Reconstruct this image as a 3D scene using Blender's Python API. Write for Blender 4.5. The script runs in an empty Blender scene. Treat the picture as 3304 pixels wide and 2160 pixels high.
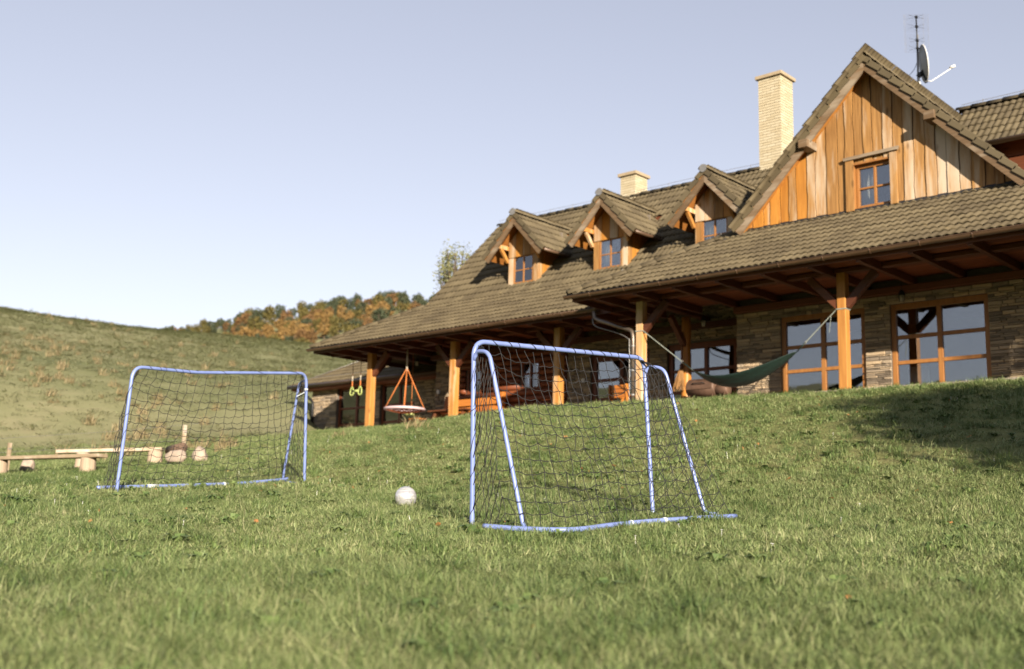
import bpy, bmesh, math, random
import numpy as np
from mathutils import Vector, Matrix, noise as mnoise
random.seed(7); rng = np.random.default_rng(11)
R = math.radians
sc = bpy.context.scene
col = sc.collection

# ------------------------------------------------------------------ camera, sky, sun, exposure
YAW, PITCH, ROLL = R(-42.2688), R(9.9194), R(1.3713)
fwd = Vector((math.sin(YAW)*math.cos(PITCH), math.cos(YAW)*math.cos(PITCH), math.sin(PITCH)))
rgt0 = Vector((math.cos(YAW), -math.sin(YAW), 0)); up0 = rgt0.cross(fwd)
rgt = math.cos(ROLL)*rgt0 + math.sin(ROLL)*up0
upv = -math.sin(ROLL)*rgt0 + math.cos(ROLL)*up0
cam = bpy.data.cameras.new('camera'); camo = bpy.data.objects.new('camera', cam); col.objects.link(camo)
M = Matrix((rgt, upv, -fwd)).transposed().to_4x4(); camo.matrix_world = M
cam.sensor_width = 36; cam.sensor_fit = 'HORIZONTAL'; cam.lens = 39.99
cam.clip_start = 0.05; cam.clip_end = 6000
cam.dof.use_dof = True; cam.dof.focus_distance = 9.8; cam.dof.aperture_fstop = 1.8
sc.camera = camo
SUN = Vector((1.49, -1.0, 0.503)).normalized()
SUN_EL = math.asin(SUN.z); SUN_AZ = math.atan2(SUN.x, SUN.y)
w = bpy.data.worlds.new('World'); sc.world = w; w.use_nodes = True
nt = w.node_tree; bg = nt.nodes['Background']
sky = nt.nodes.new('ShaderNodeTexSky'); sky.sky_type = 'NISHITA'; sky.sun_disc = False
sky.sun_elevation = SUN_EL; sky.sun_rotation = SUN_AZ
sky.air_density = 1.0; sky.dust_density = 0.05; sky.ozone_density = 1.3; sky.altitude = 500
hs_ = nt.nodes.new('ShaderNodeHueSaturation'); hs_.inputs['Saturation'].default_value = .66; nt.links.new(sky.outputs[0], hs_.inputs['Color'])
tn_ = nt.nodes.new('ShaderNodeMix'); tn_.data_type = 'RGBA'; tn_.blend_type = 'MULTIPLY'; tn_.inputs[0].default_value = 1; tn_.inputs[7].default_value = (1.065, .985, 1.015, 1)
gm_ = nt.nodes.new('ShaderNodeGamma'); gm_.inputs['Gamma'].default_value = .70; nt.links.new(hs_.outputs[0], gm_.inputs[0]); nt.links.new(gm_.outputs[0], tn_.inputs[6]); nt.links.new(tn_.outputs[2], bg.inputs[0]); bg.inputs[1].default_value = 0.100
sun = bpy.data.lights.new('sun', 'SUN'); suno = bpy.data.objects.new('sun', sun); col.objects.link(suno)
sun.energy = 5.0; sun.angle = R(0.53); sun.color = (1.0, 0.88, 0.72)
suno.rotation_euler = (-SUN).to_track_quat('-Z', 'Y').to_euler(); suno.location = SUN*60
sc.view_settings.view_transform = 'Standard'; sc.view_settings.look = 'None'
sc.view_settings.exposure = 1.48; sc.view_settings.gamma = 1.0; sc.view_settings.use_curve_mapping = False
sc.render.engine = 'CYCLES'
sc.cycles.max_bounces = 6; sc.cycles.transparent_max_bounces = 10; sc.cycles.caustics_reflective = False
sc.cycles.caustics_refractive = False

# ------------------------------------------------------------------ helpers
def tag(o, label=None, cat=None, group=None, kind=None):
    if label: o['label'] = label
    if cat: o['category'] = cat
    if group: o['group'] = group
    if kind: o['kind'] = kind
    return o
def link(o, parent=None):
    col.objects.link(o)
    if parent is not None:
        o.parent = parent
        o.matrix_parent_inverse = WM(parent).inverted()
    return o
def WM(o):
    m = o.matrix_basis.copy()
    if o.parent is not None: m = WM(o.parent) @ o.matrix_parent_inverse @ m
    return m
def empty(name, loc, label, cat, group=None):
    o = bpy.data.objects.new(name, None); o.location = loc; o.empty_display_size = 0.2
    col.objects.link(o); return tag(o, label, cat, group)
def mk(name, verts, faces, mat, parent=None, smooth=False, tint=None):
    me = bpy.data.meshes.new(name); me.from_pydata([tuple(v) for v in verts], [], [tuple(f) for f in faces])
    if smooth: me.polygons.foreach_set('use_smooth', [True]*len(me.polygons))
    if tint is not None and len(tint) == len(me.polygons):
        a = me.attributes.new('tint', 'FLOAT', 'FACE'); a.data.foreach_set('value', np.asarray(tint, dtype=np.float32))
    if mat: me.materials.append(mat)
    me.update()
    return link(bpy.data.objects.new(name, me), parent)
class MB:
    def __init__(s): s.v = []; s.f = []; s.t = []
    def add(s, vs, fs, t=0.5):
        n = len(s.v); s.v.extend(vs); s.f.extend([tuple(i+n for i in f) for f in fs]); s.t.extend([t]*len(fs)); return s
    def box(s, c, d, rot=None, t=0.5):
        vs = []
        for z in (-.5, .5):
            for y in (-.5, .5):
                for x in (-.5, .5):
                    p = Vector((x*d[0], y*d[1], z*d[2]))
                    if rot is not None: p = rot @ p
                    vs.append(p + Vector(c))
        return s.add(vs, [(0,2,3,1),(4,5,7,6),(0,1,5,4),(2,6,7,3),(0,4,6,2),(1,3,7,5)], t)
    def bb(s, x0, x1, y0, y1, z0, z1, t=0.5):
        return s.box(((x0+x1)/2, (y0+y1)/2, (z0+z1)/2), (abs(x1-x0), abs(y1-y0), abs(z1-z0)), None, t)
    def beam(s, a, b, wd, h, up=(0,0,1), t=0.5):
        a = Vector(a); b = Vector(b); d = (b-a); L = d.length; d.normalize()
        sd = d.cross(Vector(up)); sd.normalize(); u = sd.cross(d)
        return s.box((a+b)/2, (L, wd, h), Matrix((d, sd, u)).transposed(), t)
    def tube(s, pts, r, n=8, closed=False, t=0.5, caps=True):
        pts = [Vector(p) for p in pts]; N = len(pts)
        rr = r if hasattr(r, '__len__') else [r]*N
        tg = []
        for i in range(N):
            a = pts[(i-1) % N] if (closed or i > 0) else pts[i]; b = pts[(i+1) % N] if (closed or i < N-1) else pts[i]
            d = b-a; tg.append(d.normalized() if d.length > 1e-9 else Vector((0,0,1)))
        ref = Vector((0,0,1)) if abs(tg[0].z) < .9 else Vector((1,0,0))
        u = tg[0].cross(ref).normalized(); vs = []
        for i in range(N):
            u = (u - tg[i]*u.dot(tg[i]))
            if u.length < 1e-6: u = tg[i].cross(Vector((1,0,0)))
            u.normalize(); v = tg[i].cross(u)
            for k in range(n):
                a = 2*math.pi*k/n; vs.append(pts[i] + (u*math.cos(a) + v*math.sin(a))*rr[i])
        fs = []
        for i in range(N if closed else N-1):
            j = (i+1) % N
            for k in range(n):
                l = (k+1) % n; fs.append((i*n+k, i*n+l, j*n+l, j*n+k))
        if caps and not closed: fs.append(tuple(range(n-1, -1, -1))); fs.append(tuple((N-1)*n+k for k in range(n)))
        return s.add(vs, fs, t)
    def prism(s, poly, d, t=0.5):
        n = len(poly); d = Vector(d); a = [Vector(p) for p in poly]; vs = a + [p+d for p in a]
        fs = [tuple(range(n-1, -1, -1)), tuple(range(n, 2*n))] + [(i, (i+1) % n, n+(i+1) % n, n+i) for i in range(n)]
        return s.add(vs, fs, t)
    def build(s, name, mat, parent=None, smooth=False, bevel=0, kind=None, label=None):
        o = mk(name, s.v, s.f, mat, parent, smooth, s.t)
        if bevel:
            m = o.modifiers.new('bevel', 'BEVEL'); m.width = bevel; m.segments = 2; m.limit_method = 'ANGLE'
        if kind: o['kind'] = kind
        if label: o['label'] = label
        return o
def inst(name, mesh, mtx, parent):
    o = bpy.data.objects.new(name, mesh); o.matrix_basis = mtx
    return link(o, parent)
def smoothpts(pts, n=8):
    P = [Vector(p) for p in pts]; out = []
    for i in range(len(P)-1):
        p0 = P[max(i-1,0)]; p1 = P[i]; p2 = P[i+1]; p3 = P[min(i+2, len(P)-1)]
        for k in range(n):
            t = k/n; out.append(.5*((2*p1)+(p2-p0)*t+(2*p0-5*p1+4*p2-p3)*t*t+(3*p1-p0-3*p2+p3)*t**3))
    out.append(P[-1]); return out
def rounded(pts, rad, n=6):
    P = [Vector(p) for p in pts]; out = [P[0]]
    for i in range(1, len(P)-1):
        a, b, c = P[i-1], P[i], P[i+1]; r = min(rad, (a-b).length*.49, (c-b).length*.49)
        s = b+(a-b).normalized()*r; e = b+(c-b).normalized()*r
        for k in range(n+1):
            t = k/n; out.append((1-t)**2*s + 2*t*(1-t)*b + t*t*e)
    out.append(P[-1]); return out

# ------------------------------------------------------------------ materials
def newmat(name):
    m = bpy.data.materials.new(name); m.use_nodes = True; n = m.node_tree.nodes
    return m, m.node_tree, n['Principled BSDF'], n['Material Output']
def N(t, typ, **kw):
    n = t.nodes.new(typ)
    for k, v in kw.items(): setattr(n, k, v)
    return n
AL = .76
def ramp(t, stops, fac, k=AL):
    r = N(t, 'ShaderNodeValToRGB'); e = r.color_ramp.elements
    while len(e) < len(stops): e.new(.5)
    for i, (p, c) in enumerate(stops): e[i].position = p; e[i].color = (*[min(1, x*k) for x in c], 1)
    t.links.new(fac, r.inputs[0]); return r.outputs[0]
def coords(t, scale=(1,1,1), gen=None):
    g = N(t, 'ShaderNodeNewGeometry'); mp = N(t, 'ShaderNodeMapping'); mp.inputs['Scale'].default_value = scale
    if gen == 'obj':
        tc = N(t, 'ShaderNodeTexCoord'); t.links.new(tc.outputs['Object'], mp.inputs[0])
    else: t.links.new(g.outputs['Position'], mp.inputs[0])
    return mp.outputs[0]
def noise(t, vec, scale, detail=4, rough=.55, dist=0):
    n = N(t, 'ShaderNodeTexNoise'); n.inputs['Scale'].default_value = scale; n.inputs['Detail'].default_value = detail
    n.inputs['Roughness'].default_value = rough; n.inputs['Distortion'].default_value = dist
    t.links.new(vec, n.inputs['Vector']); return n.outputs['Fac']
def math_(t, op, a, b=None, c=None, clamp=False):
    n = N(t, 'ShaderNodeMath', operation=op); n.use_clamp = clamp
    for i, x in enumerate((a, b, c)):
        if x is None: continue
        if isinstance(x, (int, float)): n.inputs[i].default_value = x
        else: t.links.new(x, n.inputs[i])
    return n.outputs[0]
def mixc(t, fac, a, b, mode='MIX'):
    n = N(t, 'ShaderNodeMix', data_type='RGBA', blend_type=mode)
    for sock, x in ((n.inputs[0], fac), (n.inputs[6], a), (n.inputs[7], b)):
        if isinstance(x, (int, float)): sock.default_value = x
        elif isinstance(x, tuple): sock.default_value = (*x, 1)
        else: t.links.new(x, sock)
    return n.outputs[2]
def bump(t, b, h, strength=.4, dist=.02):
    n = N(t, 'ShaderNodeBump'); n.inputs['Strength'].default_value = strength; n.inputs['Distance'].default_value = dist
    t.links.new(h, n.inputs['Height']); t.links.new(n.outputs[0], b.inputs['Normal'])
def rnd(t):   # one value per object (or per piece of a joined mesh)
    oi = N(t, 'ShaderNodeObjectInfo'); at = N(t, 'ShaderNodeAttribute', attribute_name='tint')
    s = math_(t, 'ADD', oi.outputs['Random'], at.outputs['Fac']); return math_(t, 'FRACT', s)

def plain(name, c, rough=.6, metal=0, nscale=8, var=.12, bmp=0.0, spec=.4, stretch=(1,1,1)):
    m, t, b, o = newmat(name); v = coords(t, stretch)
    n = noise(t, v, nscale, 5)
    lo = tuple(max(0, x*(1-var*1.6)) for x in c); hi = tuple(min(1, x*(1+var*1.6)) for x in c)
    t.links.new(ramp(t, [(.25, lo), (.75, hi)], n), b.inputs['Base Color'])
    b.inputs['Roughness'].default_value = rough; b.inputs['Metallic'].default_value = metal
    b.inputs['Specular IOR Level'].default_value = spec
    if bmp: bump(t, b, n, bmp, .01)
    return m
def wood(name, c0, c1, axis='z', weather=None, wamount=.0, knots=True, rough=.55, gs=9, spec=.3, obvar=.5):
    """c0/c1 dark and light grain colours; weather = grey colour of bleached streaks."""
    m, t, b, o = newmat(name)
    sq = {'x': (.6, gs, gs), 'y': (gs, .6, gs), 'z': (gs, gs, .6)}[axis]
    v = coords(t, sq); g = noise(t, v, 2.2, 6, .62, .4)
    r = rnd(t)
    fac = math_(t, 'ADD', g, math_(t, 'MULTIPLY', math_(t, 'SUBTRACT', r, .5), obvar))
    c = ramp(t, [(.22, c0), (.52, tuple((a+b_)/2 for a, b_ in zip(c0, c1))), (.8, c1)], fac)
    if weather:
        sw = {'x': (.35, 3, 3), 'y': (3, .35, 3), 'z': (3, 3, .35)}[axis]
        wn = noise(t, coords(t, sw), 1.6, 5, .6)
        wf = math_(t, 'ADD', wn, math_(t, 'MULTIPLY', math_(t, 'SUBTRACT', r, .5), .35))
        wf = N(t, 'ShaderNodeMapRange'); wf.inputs[1].default_value = .62-wamount*.5; wf.inputs[2].default_value = .86-wamount*.5
        s = math_(t, 'ADD', wn, math_(t, 'MULTIPLY', math_(t, 'SUBTRACT', r, .5), .3)); t.links.new(s, wf.inputs[0])
        c = mixc(t, wf.outputs[0], c, weather)
    if knots:
        vo = N(t, 'ShaderNodeTexVoronoi'); vo.inputs['Scale'].default_value = 1.0
        ks = {'x': (1.3, 3.5, 3.5), 'y': (3.5, 1.3, 3.5), 'z': (3.5, 3.5, 1.3)}[axis]
        t.links.new(coords(t, ks), vo.inputs['Vector'])
        kf = N(t, 'ShaderNodeMapRange'); kf.inputs[1].default_value = .14; kf.inputs[2].default_value = .05
        t.links.new(vo.outputs['Distance'], kf.inputs[0])
        c = mixc(t, math_(t, 'MULTIPLY', kf.outputs[0], .65), c, tuple(x*.35 for x in c0))
    t.links.new(c, b.inputs['Base Color']); b.inputs['Roughness'].default_value = rough
    b.inputs['Specular IOR Level'].default_value = spec
    bump(t, b, g, .25, .006); return m

M_post = wood('varnished_larch', (.34,.12,.022), (.62,.27,.05), 'z', None, 0, rough=.42, obvar=.2)
M_postw = wood('weathered_larch', (.36,.15,.035), (.60,.29,.075), 'z', (.48,.37,.25), .24, rough=.5, obvar=.2)
M_dark = {a: wood('dark_stained_beam_'+a, (.075,.024,.012), (.15,.05,.022), a, None, 0, knots=False, rough=.5) for a in 'xyz'}
M_ceil = wood('red_brown_ceiling_board', (.17,.046,.022), (.32,.10,.042), 'x', None, 0, knots=True, rough=.5)
M_plank = wood('gable_plank', (.21,.10,.030), (.52,.285,.095), 'z', (.42,.34,.25), .36, rough=.65, obvar=.22)
M_plankg = wood('golden_gable_plank', (.34,.135,.022), (.58,.265,.05), 'z', (.50,.42,.33), .05, rough=.6, obvar=.25)
M_barge = wood('weathered_barge_board', (.10,.062,.032), (.20,.128,.070), 'x', (.23,.185,.135), .25, rough=.7, obvar=.3, gs=14)
M_soffit = wood('soffit_board', (.34,.13,.03), (.52,.23,.05), 'y', None, 0, rough=.55)
M_log = wood('red_log', (.13,.035,.015), (.25,.075,.026), 'x', None, 0, rough=.5)
M_frame = wood('window_frame_wood', (.25,.105,.03), (.42,.195,.06), 'z', None, 0, knots=False, rough=.4, obvar=.15)
M_framed = wood('dark_window_frame_wood', (.13,.035,.014), (.22,.065,.022), 'z', None, 0, knots=False, rough=.4, obvar=.15)
M_furn = wood('oiled_furniture_wood', (.30,.09,.018), (.52,.19,.035), 'x', None, 0, rough=.45)
M_furnd = wood('dark_furniture_wood', (.10,.035,.015), (.2,.07,.025), 'x', None, 0, rough=.5)
M_rawwood = wood('bleached_raw_wood', (.22,.16,.10), (.38,.30,.20), 'x', (.40,.34,.27), .2, rough=.75)
M_stump = wood('pale_stump_wood', (.31,.23,.16), (.49,.385,.285), 'z', (.40,.34,.28), .1, rough=.8)

def tile_mat():
    m, t, b, o = newmat('concrete_roof_tile'); v = coords(t)
    r = rnd(t); n1 = noise(t, v, 1.1, 4); n2 = noise(t, v, 34, 5, .7)
    f = math_(t, 'ADD', math_(t, 'MULTIPLY', r, .38), math_(t, 'ADD', math_(t, 'MULTIPLY', n1, .50), math_(t, 'MULTIPLY', n2, .2)))
    c = ramp(t, [(.25, (.072,.055,.031)), (.55, (.110,.086,.048)), (.85, (.146,.116,.066))], f)
    lich = N(t, 'ShaderNodeMapRange'); lich.inputs[1].default_value = .64; lich.inputs[2].default_value = .76
    t.links.new(noise(t, v, 2.6, 6, .7), lich.inputs[0])
    c = mixc(t, math_(t, 'MULTIPLY', lich.outputs[0], .55), c, (.26,.19,.075))
    t.links.new(c, b.inputs['Base Color']); b.inputs['Roughness'].default_value = .75; b.inputs['Specular IOR Level'].default_value = .3
    bump(t, b, n2, .3, .004); return m
M_tile = tile_mat()
def stone_mat():
    m, t, b, o = newmat('ledge_stone'); v = coords(t); r = rnd(t)
    n1 = noise(t, v, 7, 5, .65); n2 = noise(t, v, 38, 6, .7)
    f = math_(t, 'ADD', math_(t, 'MULTIPLY', r, .6), math_(t, 'ADD', math_(t, 'MULTIPLY', n1, .3), math_(t, 'MULTIPLY', n2, .16)))
    c = ramp(t, [(.2, (.13,.105,.08)), (.42, (.24,.195,.145)), (.62, (.34,.27,.19)), (.8, (.40,.30,.19)), (.97, (.45,.39,.31))], f, .95)
    t.links.new(c, b.inputs['Base Color']); b.inputs['Roughness'].default_value = .85; b.inputs['Specular IOR Level'].default_value = .2
    bump(t, b, math_(t, 'ADD', n1, n2), .7, .02); return m
M_stone = stone_mat()
M_mortar = plain('mortar', (.13,.115,.095), .95, nscale=20, bmp=.4)
M_bmortar = plain('brown_mortar', (.22,.165,.10), .95, nscale=20, bmp=.3)
def brick_mat():
    m, t, b, o = newmat('cream_brick'); v = coords(t); r = rnd(t); n2 = noise(t, v, 30, 5, .7); n1 = noise(t, v, 1.2, 4)
    f = math_(t, 'ADD', math_(t, 'MULTIPLY', r, .35), math_(t, 'ADD', math_(t, 'MULTIPLY', n2, .35), math_(t, 'MULTIPLY', n1, .4)))
    c = ramp(t, [(.2, (.40,.325,.20)), (.5, (.49,.415,.275)), (.85, (.56,.495,.36))], f)
    t.links.new(c, b.inputs['Base Color']); b.inputs['Roughness'].default_value = .8; bump(t, b, n2, .3, .005); return m
M_brick = brick_mat()
M_cap = plain('concrete_cap', (.36,.28,.18), .9, nscale=14, bmp=.3)
M_gutter = plain('brown_gutter_metal', (.105,.06,.034), .38, .2, 3, .15, spec=.5)
M_pipe = plain('grey_brown_downpipe', (.17,.13,.10), .35, .5, 3, .15, spec=.5)
M_flash = plain('dark_lead_flashing', (.022,.021,.022), .6, .1, 6, .25)
M_galv = plain('galvanised_metal', (.30,.29,.28), .5, .5, 20, .15)
M_wire = plain('dull_aluminium_wire', (.16,.16,.17), .6, .3, 20, .15)
M_blackm = plain('black_metal', (.02,.02,.022), .45, .3, 10, .2)
M_dish = plain('grey_painted_dish', (.30,.31,.33), .5, .0, 6, .06)
M_white = plain('white_plastic', (.78,.77,.74), .45, 0, 8, .06)
def glass_mat(name='window_glass', k=.13):
    m, t, b, o = newmat(name); t.nodes.remove(b)
    tr = N(t, 'ShaderNodeBsdfTransparent'); tr.inputs[0].default_value = (.82,.86,.86,1)
    gl = N(t, 'ShaderNodeBsdfGlossy'); gl.inputs['Roughness'].default_value = .012; gl.inputs[0].default_value = (.95,.96,1,1)
    nz = noise(t, coords(t), .9, 2); bp = N(t, 'ShaderNodeBump'); bp.inputs['Strength'].default_value = .06; bp.inputs['Distance'].default_value = .05
    t.links.new(nz, bp.inputs['Height']); t.links.new(bp.outputs[0], gl.inputs['Normal'])
    fr = N(t, 'ShaderNodeFresnel'); fr.inputs['IOR'].default_value = 1.5
    mx = N(t, 'ShaderNodeMixShader'); t.links.new(math_(t, 'ADD', math_(t, 'MULTIPLY', fr.outputs[0], 1.1), k, clamp=True), mx.inputs[0])
    t.links.new(tr.outputs[0], mx.inputs[1]); t.links.new(gl.outputs[0], mx.inputs[2]); t.links.new(mx.outputs[0], o.inputs[0]); return m
M_glass = glass_mat()
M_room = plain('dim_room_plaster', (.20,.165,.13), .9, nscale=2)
M_curtain = plain('white_curtain', (.72,.69,.62), .9, nscale=6, var=.05)
M_paving = plain('terrace_paving', (.34,.29,.23), .9, nscale=9, var=.2, bmp=.4)

# ------------------------------------------------------------------ terrain
def ss(t): t = np.clip(t, 0, 1); return t*t*(3-2*t)
def basez(x, y):
    xx = np.where(x < -14, -14 + (x+14)*.4, x)
    yy = np.where(y < 0, -40*(1-np.exp(np.minimum(y,0)/40)), y)
    xx = np.where(xx > 12, 12 + 30*(1-np.exp(-(xx-12)/30)), xx)
    return -.76 - .05*xx + .075*yy
def yc_(x): return np.interp(x, [-20, -17], [20.85, 19.75])
def zc_(x): return np.interp(x, [-40, -32, -28, -24, -20, -17, -14, -9, 0, 20], [2.6, 2.66, 2.74, 2.79, 2.80, 2.89, 2.81, 2.75, 2.69, 2.56])
CR_P = [-180, -120, -90, -72, -66.9, -62.7, -58.3, -55, -52.2, -48.6, -40, -20, 20, 60, 120, 180]
CR_E = [.03, .10, .16, .178, .1745, .1715, .1675, .163, .160, .157, .15, .10, .05, .03, .03, .03]
FO_P = [-180, -90, -66, -60, -58.1, -56.7, -54.4, -52.5, -50.8, -48.7, -47.4, -44.3, -41, -30, 0, 60, 120, 180]
FO_E = [.15, .13, .11, .155, .163, .170, .1785, .185, .192, .198, .196, .193, .18, .15, .10, .07, .10, .15]
def terrain(x, y):
    x = np.asarray(x, float); y = np.asarray(y, float)
    r = np.hypot(x, y); ph = np.degrees(np.arctan2(x, y))
    yc = yc_(x); zc = zc_(x)
    t = np.clip((y-9.5)/(yc-9.5), 0, 1)
    zl = basez(x, np.minimum(y, yc)) + (zc - basez(x, yc))*(.45*t + .55*ss(t))
    zl = zl + np.where(y > yc, -.05*ss((y-yc)/.5) + np.maximum(y-32, 0)*.06, 0)
    und = .035*np.sin(x*.9+1.3*np.sin(y*.5))*np.cos(y*.8+.7) + .02*np.sin(x*2.3+y*1.7)
    zl = zl + und*.4*ss((r-2)/4)*(1-ss((y-yc+3)/2.5))
    # meadow hill on the valley side, wooded hill beyond
    ce = np.interp(ph, CR_P, CR_E); fe = np.interp(ph, FO_P, FO_E)
    z28 = basez(28*np.sin(np.radians(ph)), 28*np.cos(np.radians(ph)))
    z28 = np.clip(z28, -4, 2.6)
    zcr = (ce-.005)*130; u = np.clip((r-28)/102, 0, 1)
    zb = z28 + (zcr - z28)*(u*(1.2-.2*u))
    zb = zb + np.where(r > 130, (r-130)*.03 - ss((r-130)/90)*6, 0)
    v = np.clip((r-240)/180, 0, 1); ztop = fe*420
    z240 = zcr + 110*.03 - 6
    zb = np.where(r > 240, z240 + (ztop - z240)*v**.75, zb)
    zb = np.where(r > 420, ztop + (r-420)*.02, zb)
    hum = (.30*np.sin(x*.13+.8*np.sin(y*.11)) + .22*np.sin(y*.21+x*.07) + .10*np.sin(x*.6)*np.cos(y*.5))
    zb = zb + hum*ss((r-34)/20)*ss((150-r)/30)*.7
    r0 = np.interp(ph, [-180, -90, -53, -47, 20, 60, 180], [40, 27, 27, 50, 60, 45, 40])
    wgt = ss((r-r0)/16)
    return zl*(1-wgt) + zb*wgt
def tz(x, y): return float(terrain(np.array([x]), np.array([y]))[0])

def ground_mat():
    m, t, b, o = newmat('turf_and_meadow'); v = coords(t)
    n1 = noise(t, v, .22, 5, .6); n2 = noise(t, v, 1.6, 5, .65); n3 = noise(t, v, 14, 4, .7)
    f = math_(t, 'ADD', math_(t, 'MULTIPLY', n1, .4), math_(t, 'ADD', math_(t, 'MULTIPLY', n2, .35), math_(t, 'MULTIPLY', n3, .3)))
    lawn = ramp(t, [(.35, (.07,.085,.028)), (.52, (.13,.14,.05)), (.7, (.21,.19,.085))], f, 1.0)
    f2 = math_(t, 'ADD', math_(t, 'MULTIPLY', noise(t, v, .055, 6, .6, .6), .55), math_(t, 'ADD', math_(t, 'MULTIPLY', noise(t, v, .45, 5, .7), .3), math_(t, 'MULTIPLY', n2, .2)))
    mead = ramp(t, [(.38, (.095,.108,.048)), (.50, (.148,.152,.074)), (.60, (.185,.18,.095)), (.70, (.22,.198,.115))], f2, 1.02)
    # distance from the lawn's own centre separates mown lawn from rough meadow
    g = N(t, 'ShaderNodeNewGeometry'); vs = N(t, 'ShaderNodeVectorMath', operation='DISTANCE'); t.links.new(g.outputs['Position'], vs.inputs[0]); vs.inputs[1].default_value = (-8, 12, 0)
    mr = N(t, 'ShaderNodeMapRange'); mr.inputs[1].default_value = 19; mr.inputs[2].default_value = 25; t.links.new(math_(t, 'ADD', vs.outputs['Value'], math_(t, 'MULTIPLY', n2, 3)), mr.inputs[0])
    c = mixc(t, mr.outputs[0], lawn, mead)
    # bare soil scrapes beside the goals
    for (sx, sy, rad) in ((-6.95, 6.75, .30), (-6.62, 6.72, .22), (-5.9, 7.3, .28), (-1.35, 5.9, .4), (-12.0, 7.6, .3)):
        vd = N(t, 'ShaderNodeVectorMath', operation='DISTANCE'); t.links.new(g.outputs['Position'], vd.inputs[0]); vd.inputs[1].default_value = (sx, sy, tz(sx, sy))
        m2 = N(t, 'ShaderNodeMapRange'); m2.inputs[1].default_value = rad; m2.inputs[2].default_value = rad*.4
        t.links.new(math_(t, 'ADD', vd.outputs['Value'], math_(t, 'MULTIPLY', math_(t, 'SUBTRACT', n3, .5), .3)), m2.inputs[0])
        c = mixc(t, m2.outputs[0], c, (.36,.23,.12))
    t.links.new(c, b.inputs['Base Color']); b.inputs['Roughness'].default_value = .95; b.inputs['Specular IOR Level'].default_value = .1
    bump(t, b, math_(t, 'ADD', n2, n3), .4, .10); return m
M_ground = ground_mat()
def build_ground():
    yawd = math.degrees(YAW)
    az = np.concatenate([np.arange(yawd-180, yawd-34, 4.0), np.arange(yawd-34, yawd+34, .3), np.arange(yawd+34, yawd+180, 4.0)])
    rr = [0.0]; s = .35
    while rr[-1] < 40: rr.append(rr[-1]+s)
    while rr[-1] < 3500: rr.append(rr[-1]*1.025 + .2)
    rr = np.array(rr[1:]); A, RR = np.meshgrid(np.radians(az), rr, indexing='ij')
    X = RR*np.sin(A); Y = RR*np.cos(A); Z = terrain(X, Y)
    na, nr = X.shape; V = np.stack([X, Y, Z], -1).reshape(-1, 3).tolist(); V.append([0, 0, tz(0, 0)]); c = len(V)-1; F = []
    for i in range(na):
        j = (i+1) % na; a = i*nr; b = j*nr
        F.append((c, b, a)); F.extend([(a+k, b+k, b+k+1, a+k+1) for k in range(nr-1)])
    o = mk('ground', V, F, M_ground, None, True); o['kind'] = 'structure'
    o['label'] = 'sloping lawn running into rough meadow and hills'
build_ground()

# ------------------------------------------------------------------ terrace
ZF = 2.85
poly = [(2, 20.15), (2, 23.5), (-13, 25.2), (-32.6, 25.2), (-32.6, 24.3), (-27.6, 21.02), (-16.2, 21.10), (-15.5, 20.15)]
t_ = MB(); t_.prism([(x, y, ZF-.32) for x, y in poly], (0, 0, .32))
terr = t_.build('terrace', M_paving); tag(terr, 'pale paved terrace floor under the porch', None, None, 'structure')

# ------------------------------------------------------------------ roof tiles
PW, GA, TL = .303, .338, .425
def tile_profile(x): return .031*(abs(.5-.5*math.cos(2*math.pi*x/(PW/2))))**.85
def tile_geo():
    n = 12; V = []; F = []
    for (y, lift) in ((0, .040), (TL, .0)):
        for i in range(n+1): x = PW*i/n; V.append((x, y, tile_profile(x)+lift))
    for i in range(n+1): x = PW*i/n; V.append((x, .004, tile_profile(x)+.040-.022))
    m = n+1
    for i in range(n):
        F.append((i, i+1, m+i+1, m+i)); F.append((2*m+i, 2*m+i+1, i+1, i))
    F.append((0, m, 2*m)); F.append((n, 2*m+n, m+n))
    return V, F
TV, TF = tile_geo()
TILE = []
for k in range(8):
    me = bpy.data.meshes.new('tile'); me.from_pydata(TV, [], TF); me.polygons.foreach_set('use_smooth', [len(p.vertices) == 4 for p in me.polygons])
    me.materials.append(M_tile); TILE.append(me)
TVn = np.array(TV)
def tile_mats(O, U, V, width, length, rnd_=True, inside=None):
    """matrices of all tiles on a slope; O = lower left eave corner, U along eave, V up slope"""
    O = Vector(O); U = Vector(U).normalized(); V = Vector(V).normalized(); Nn = U.cross(V)
    out = []
    for j in range(int(math.ceil(length/GA))):
        for i in range(int(math.ceil(width/PW))):
            p = O + U*(i*PW) + V*(j*GA)
            cc = p + U*PW/2 + V*GA/2
            if inside and not inside(cc): continue
            a = random.gauss(0, .006) if rnd_ else 0
            m = Matrix((U*math.cos(a)+V*math.sin(a), V*math.cos(a)-U*math.sin(a), Nn)).transposed().to_4x4()
            m.translation = p + Nn*(random.gauss(0, .0025)+.012); out.append((m, i, j))
    return out
def join_tiles(name, mats, parent, cuts=()):
    Vs = []; Fs = []; T = []
    for k, (m, i, j) in enumerate(mats):
        A = np.array(m); P = TVn @ A[:3, :3].T + A[:3, 3]; n = k*len(TV)
        Vs.append(P); Fs.extend([tuple(q+n for q in f) for f in TF]); T.extend([random.random()]*len(TF))
    if not Vs: return None
    o = mk(name, np.concatenate(Vs).tolist(), Fs, M_tile, parent, True, T); o['kind'] = 'stuff'
    if cuts:
        bm = bmesh.new(); bm.from_mesh(o.data)
        for co, no in cuts: bmesh.ops.bisect_plane(bm, geom=bm.verts[:]+bm.edges[:]+bm.faces[:], plane_co=co, plane_no=no, clear_outer=True)
        bm.to_mesh(o.data); bm.free()
    return o
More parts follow.
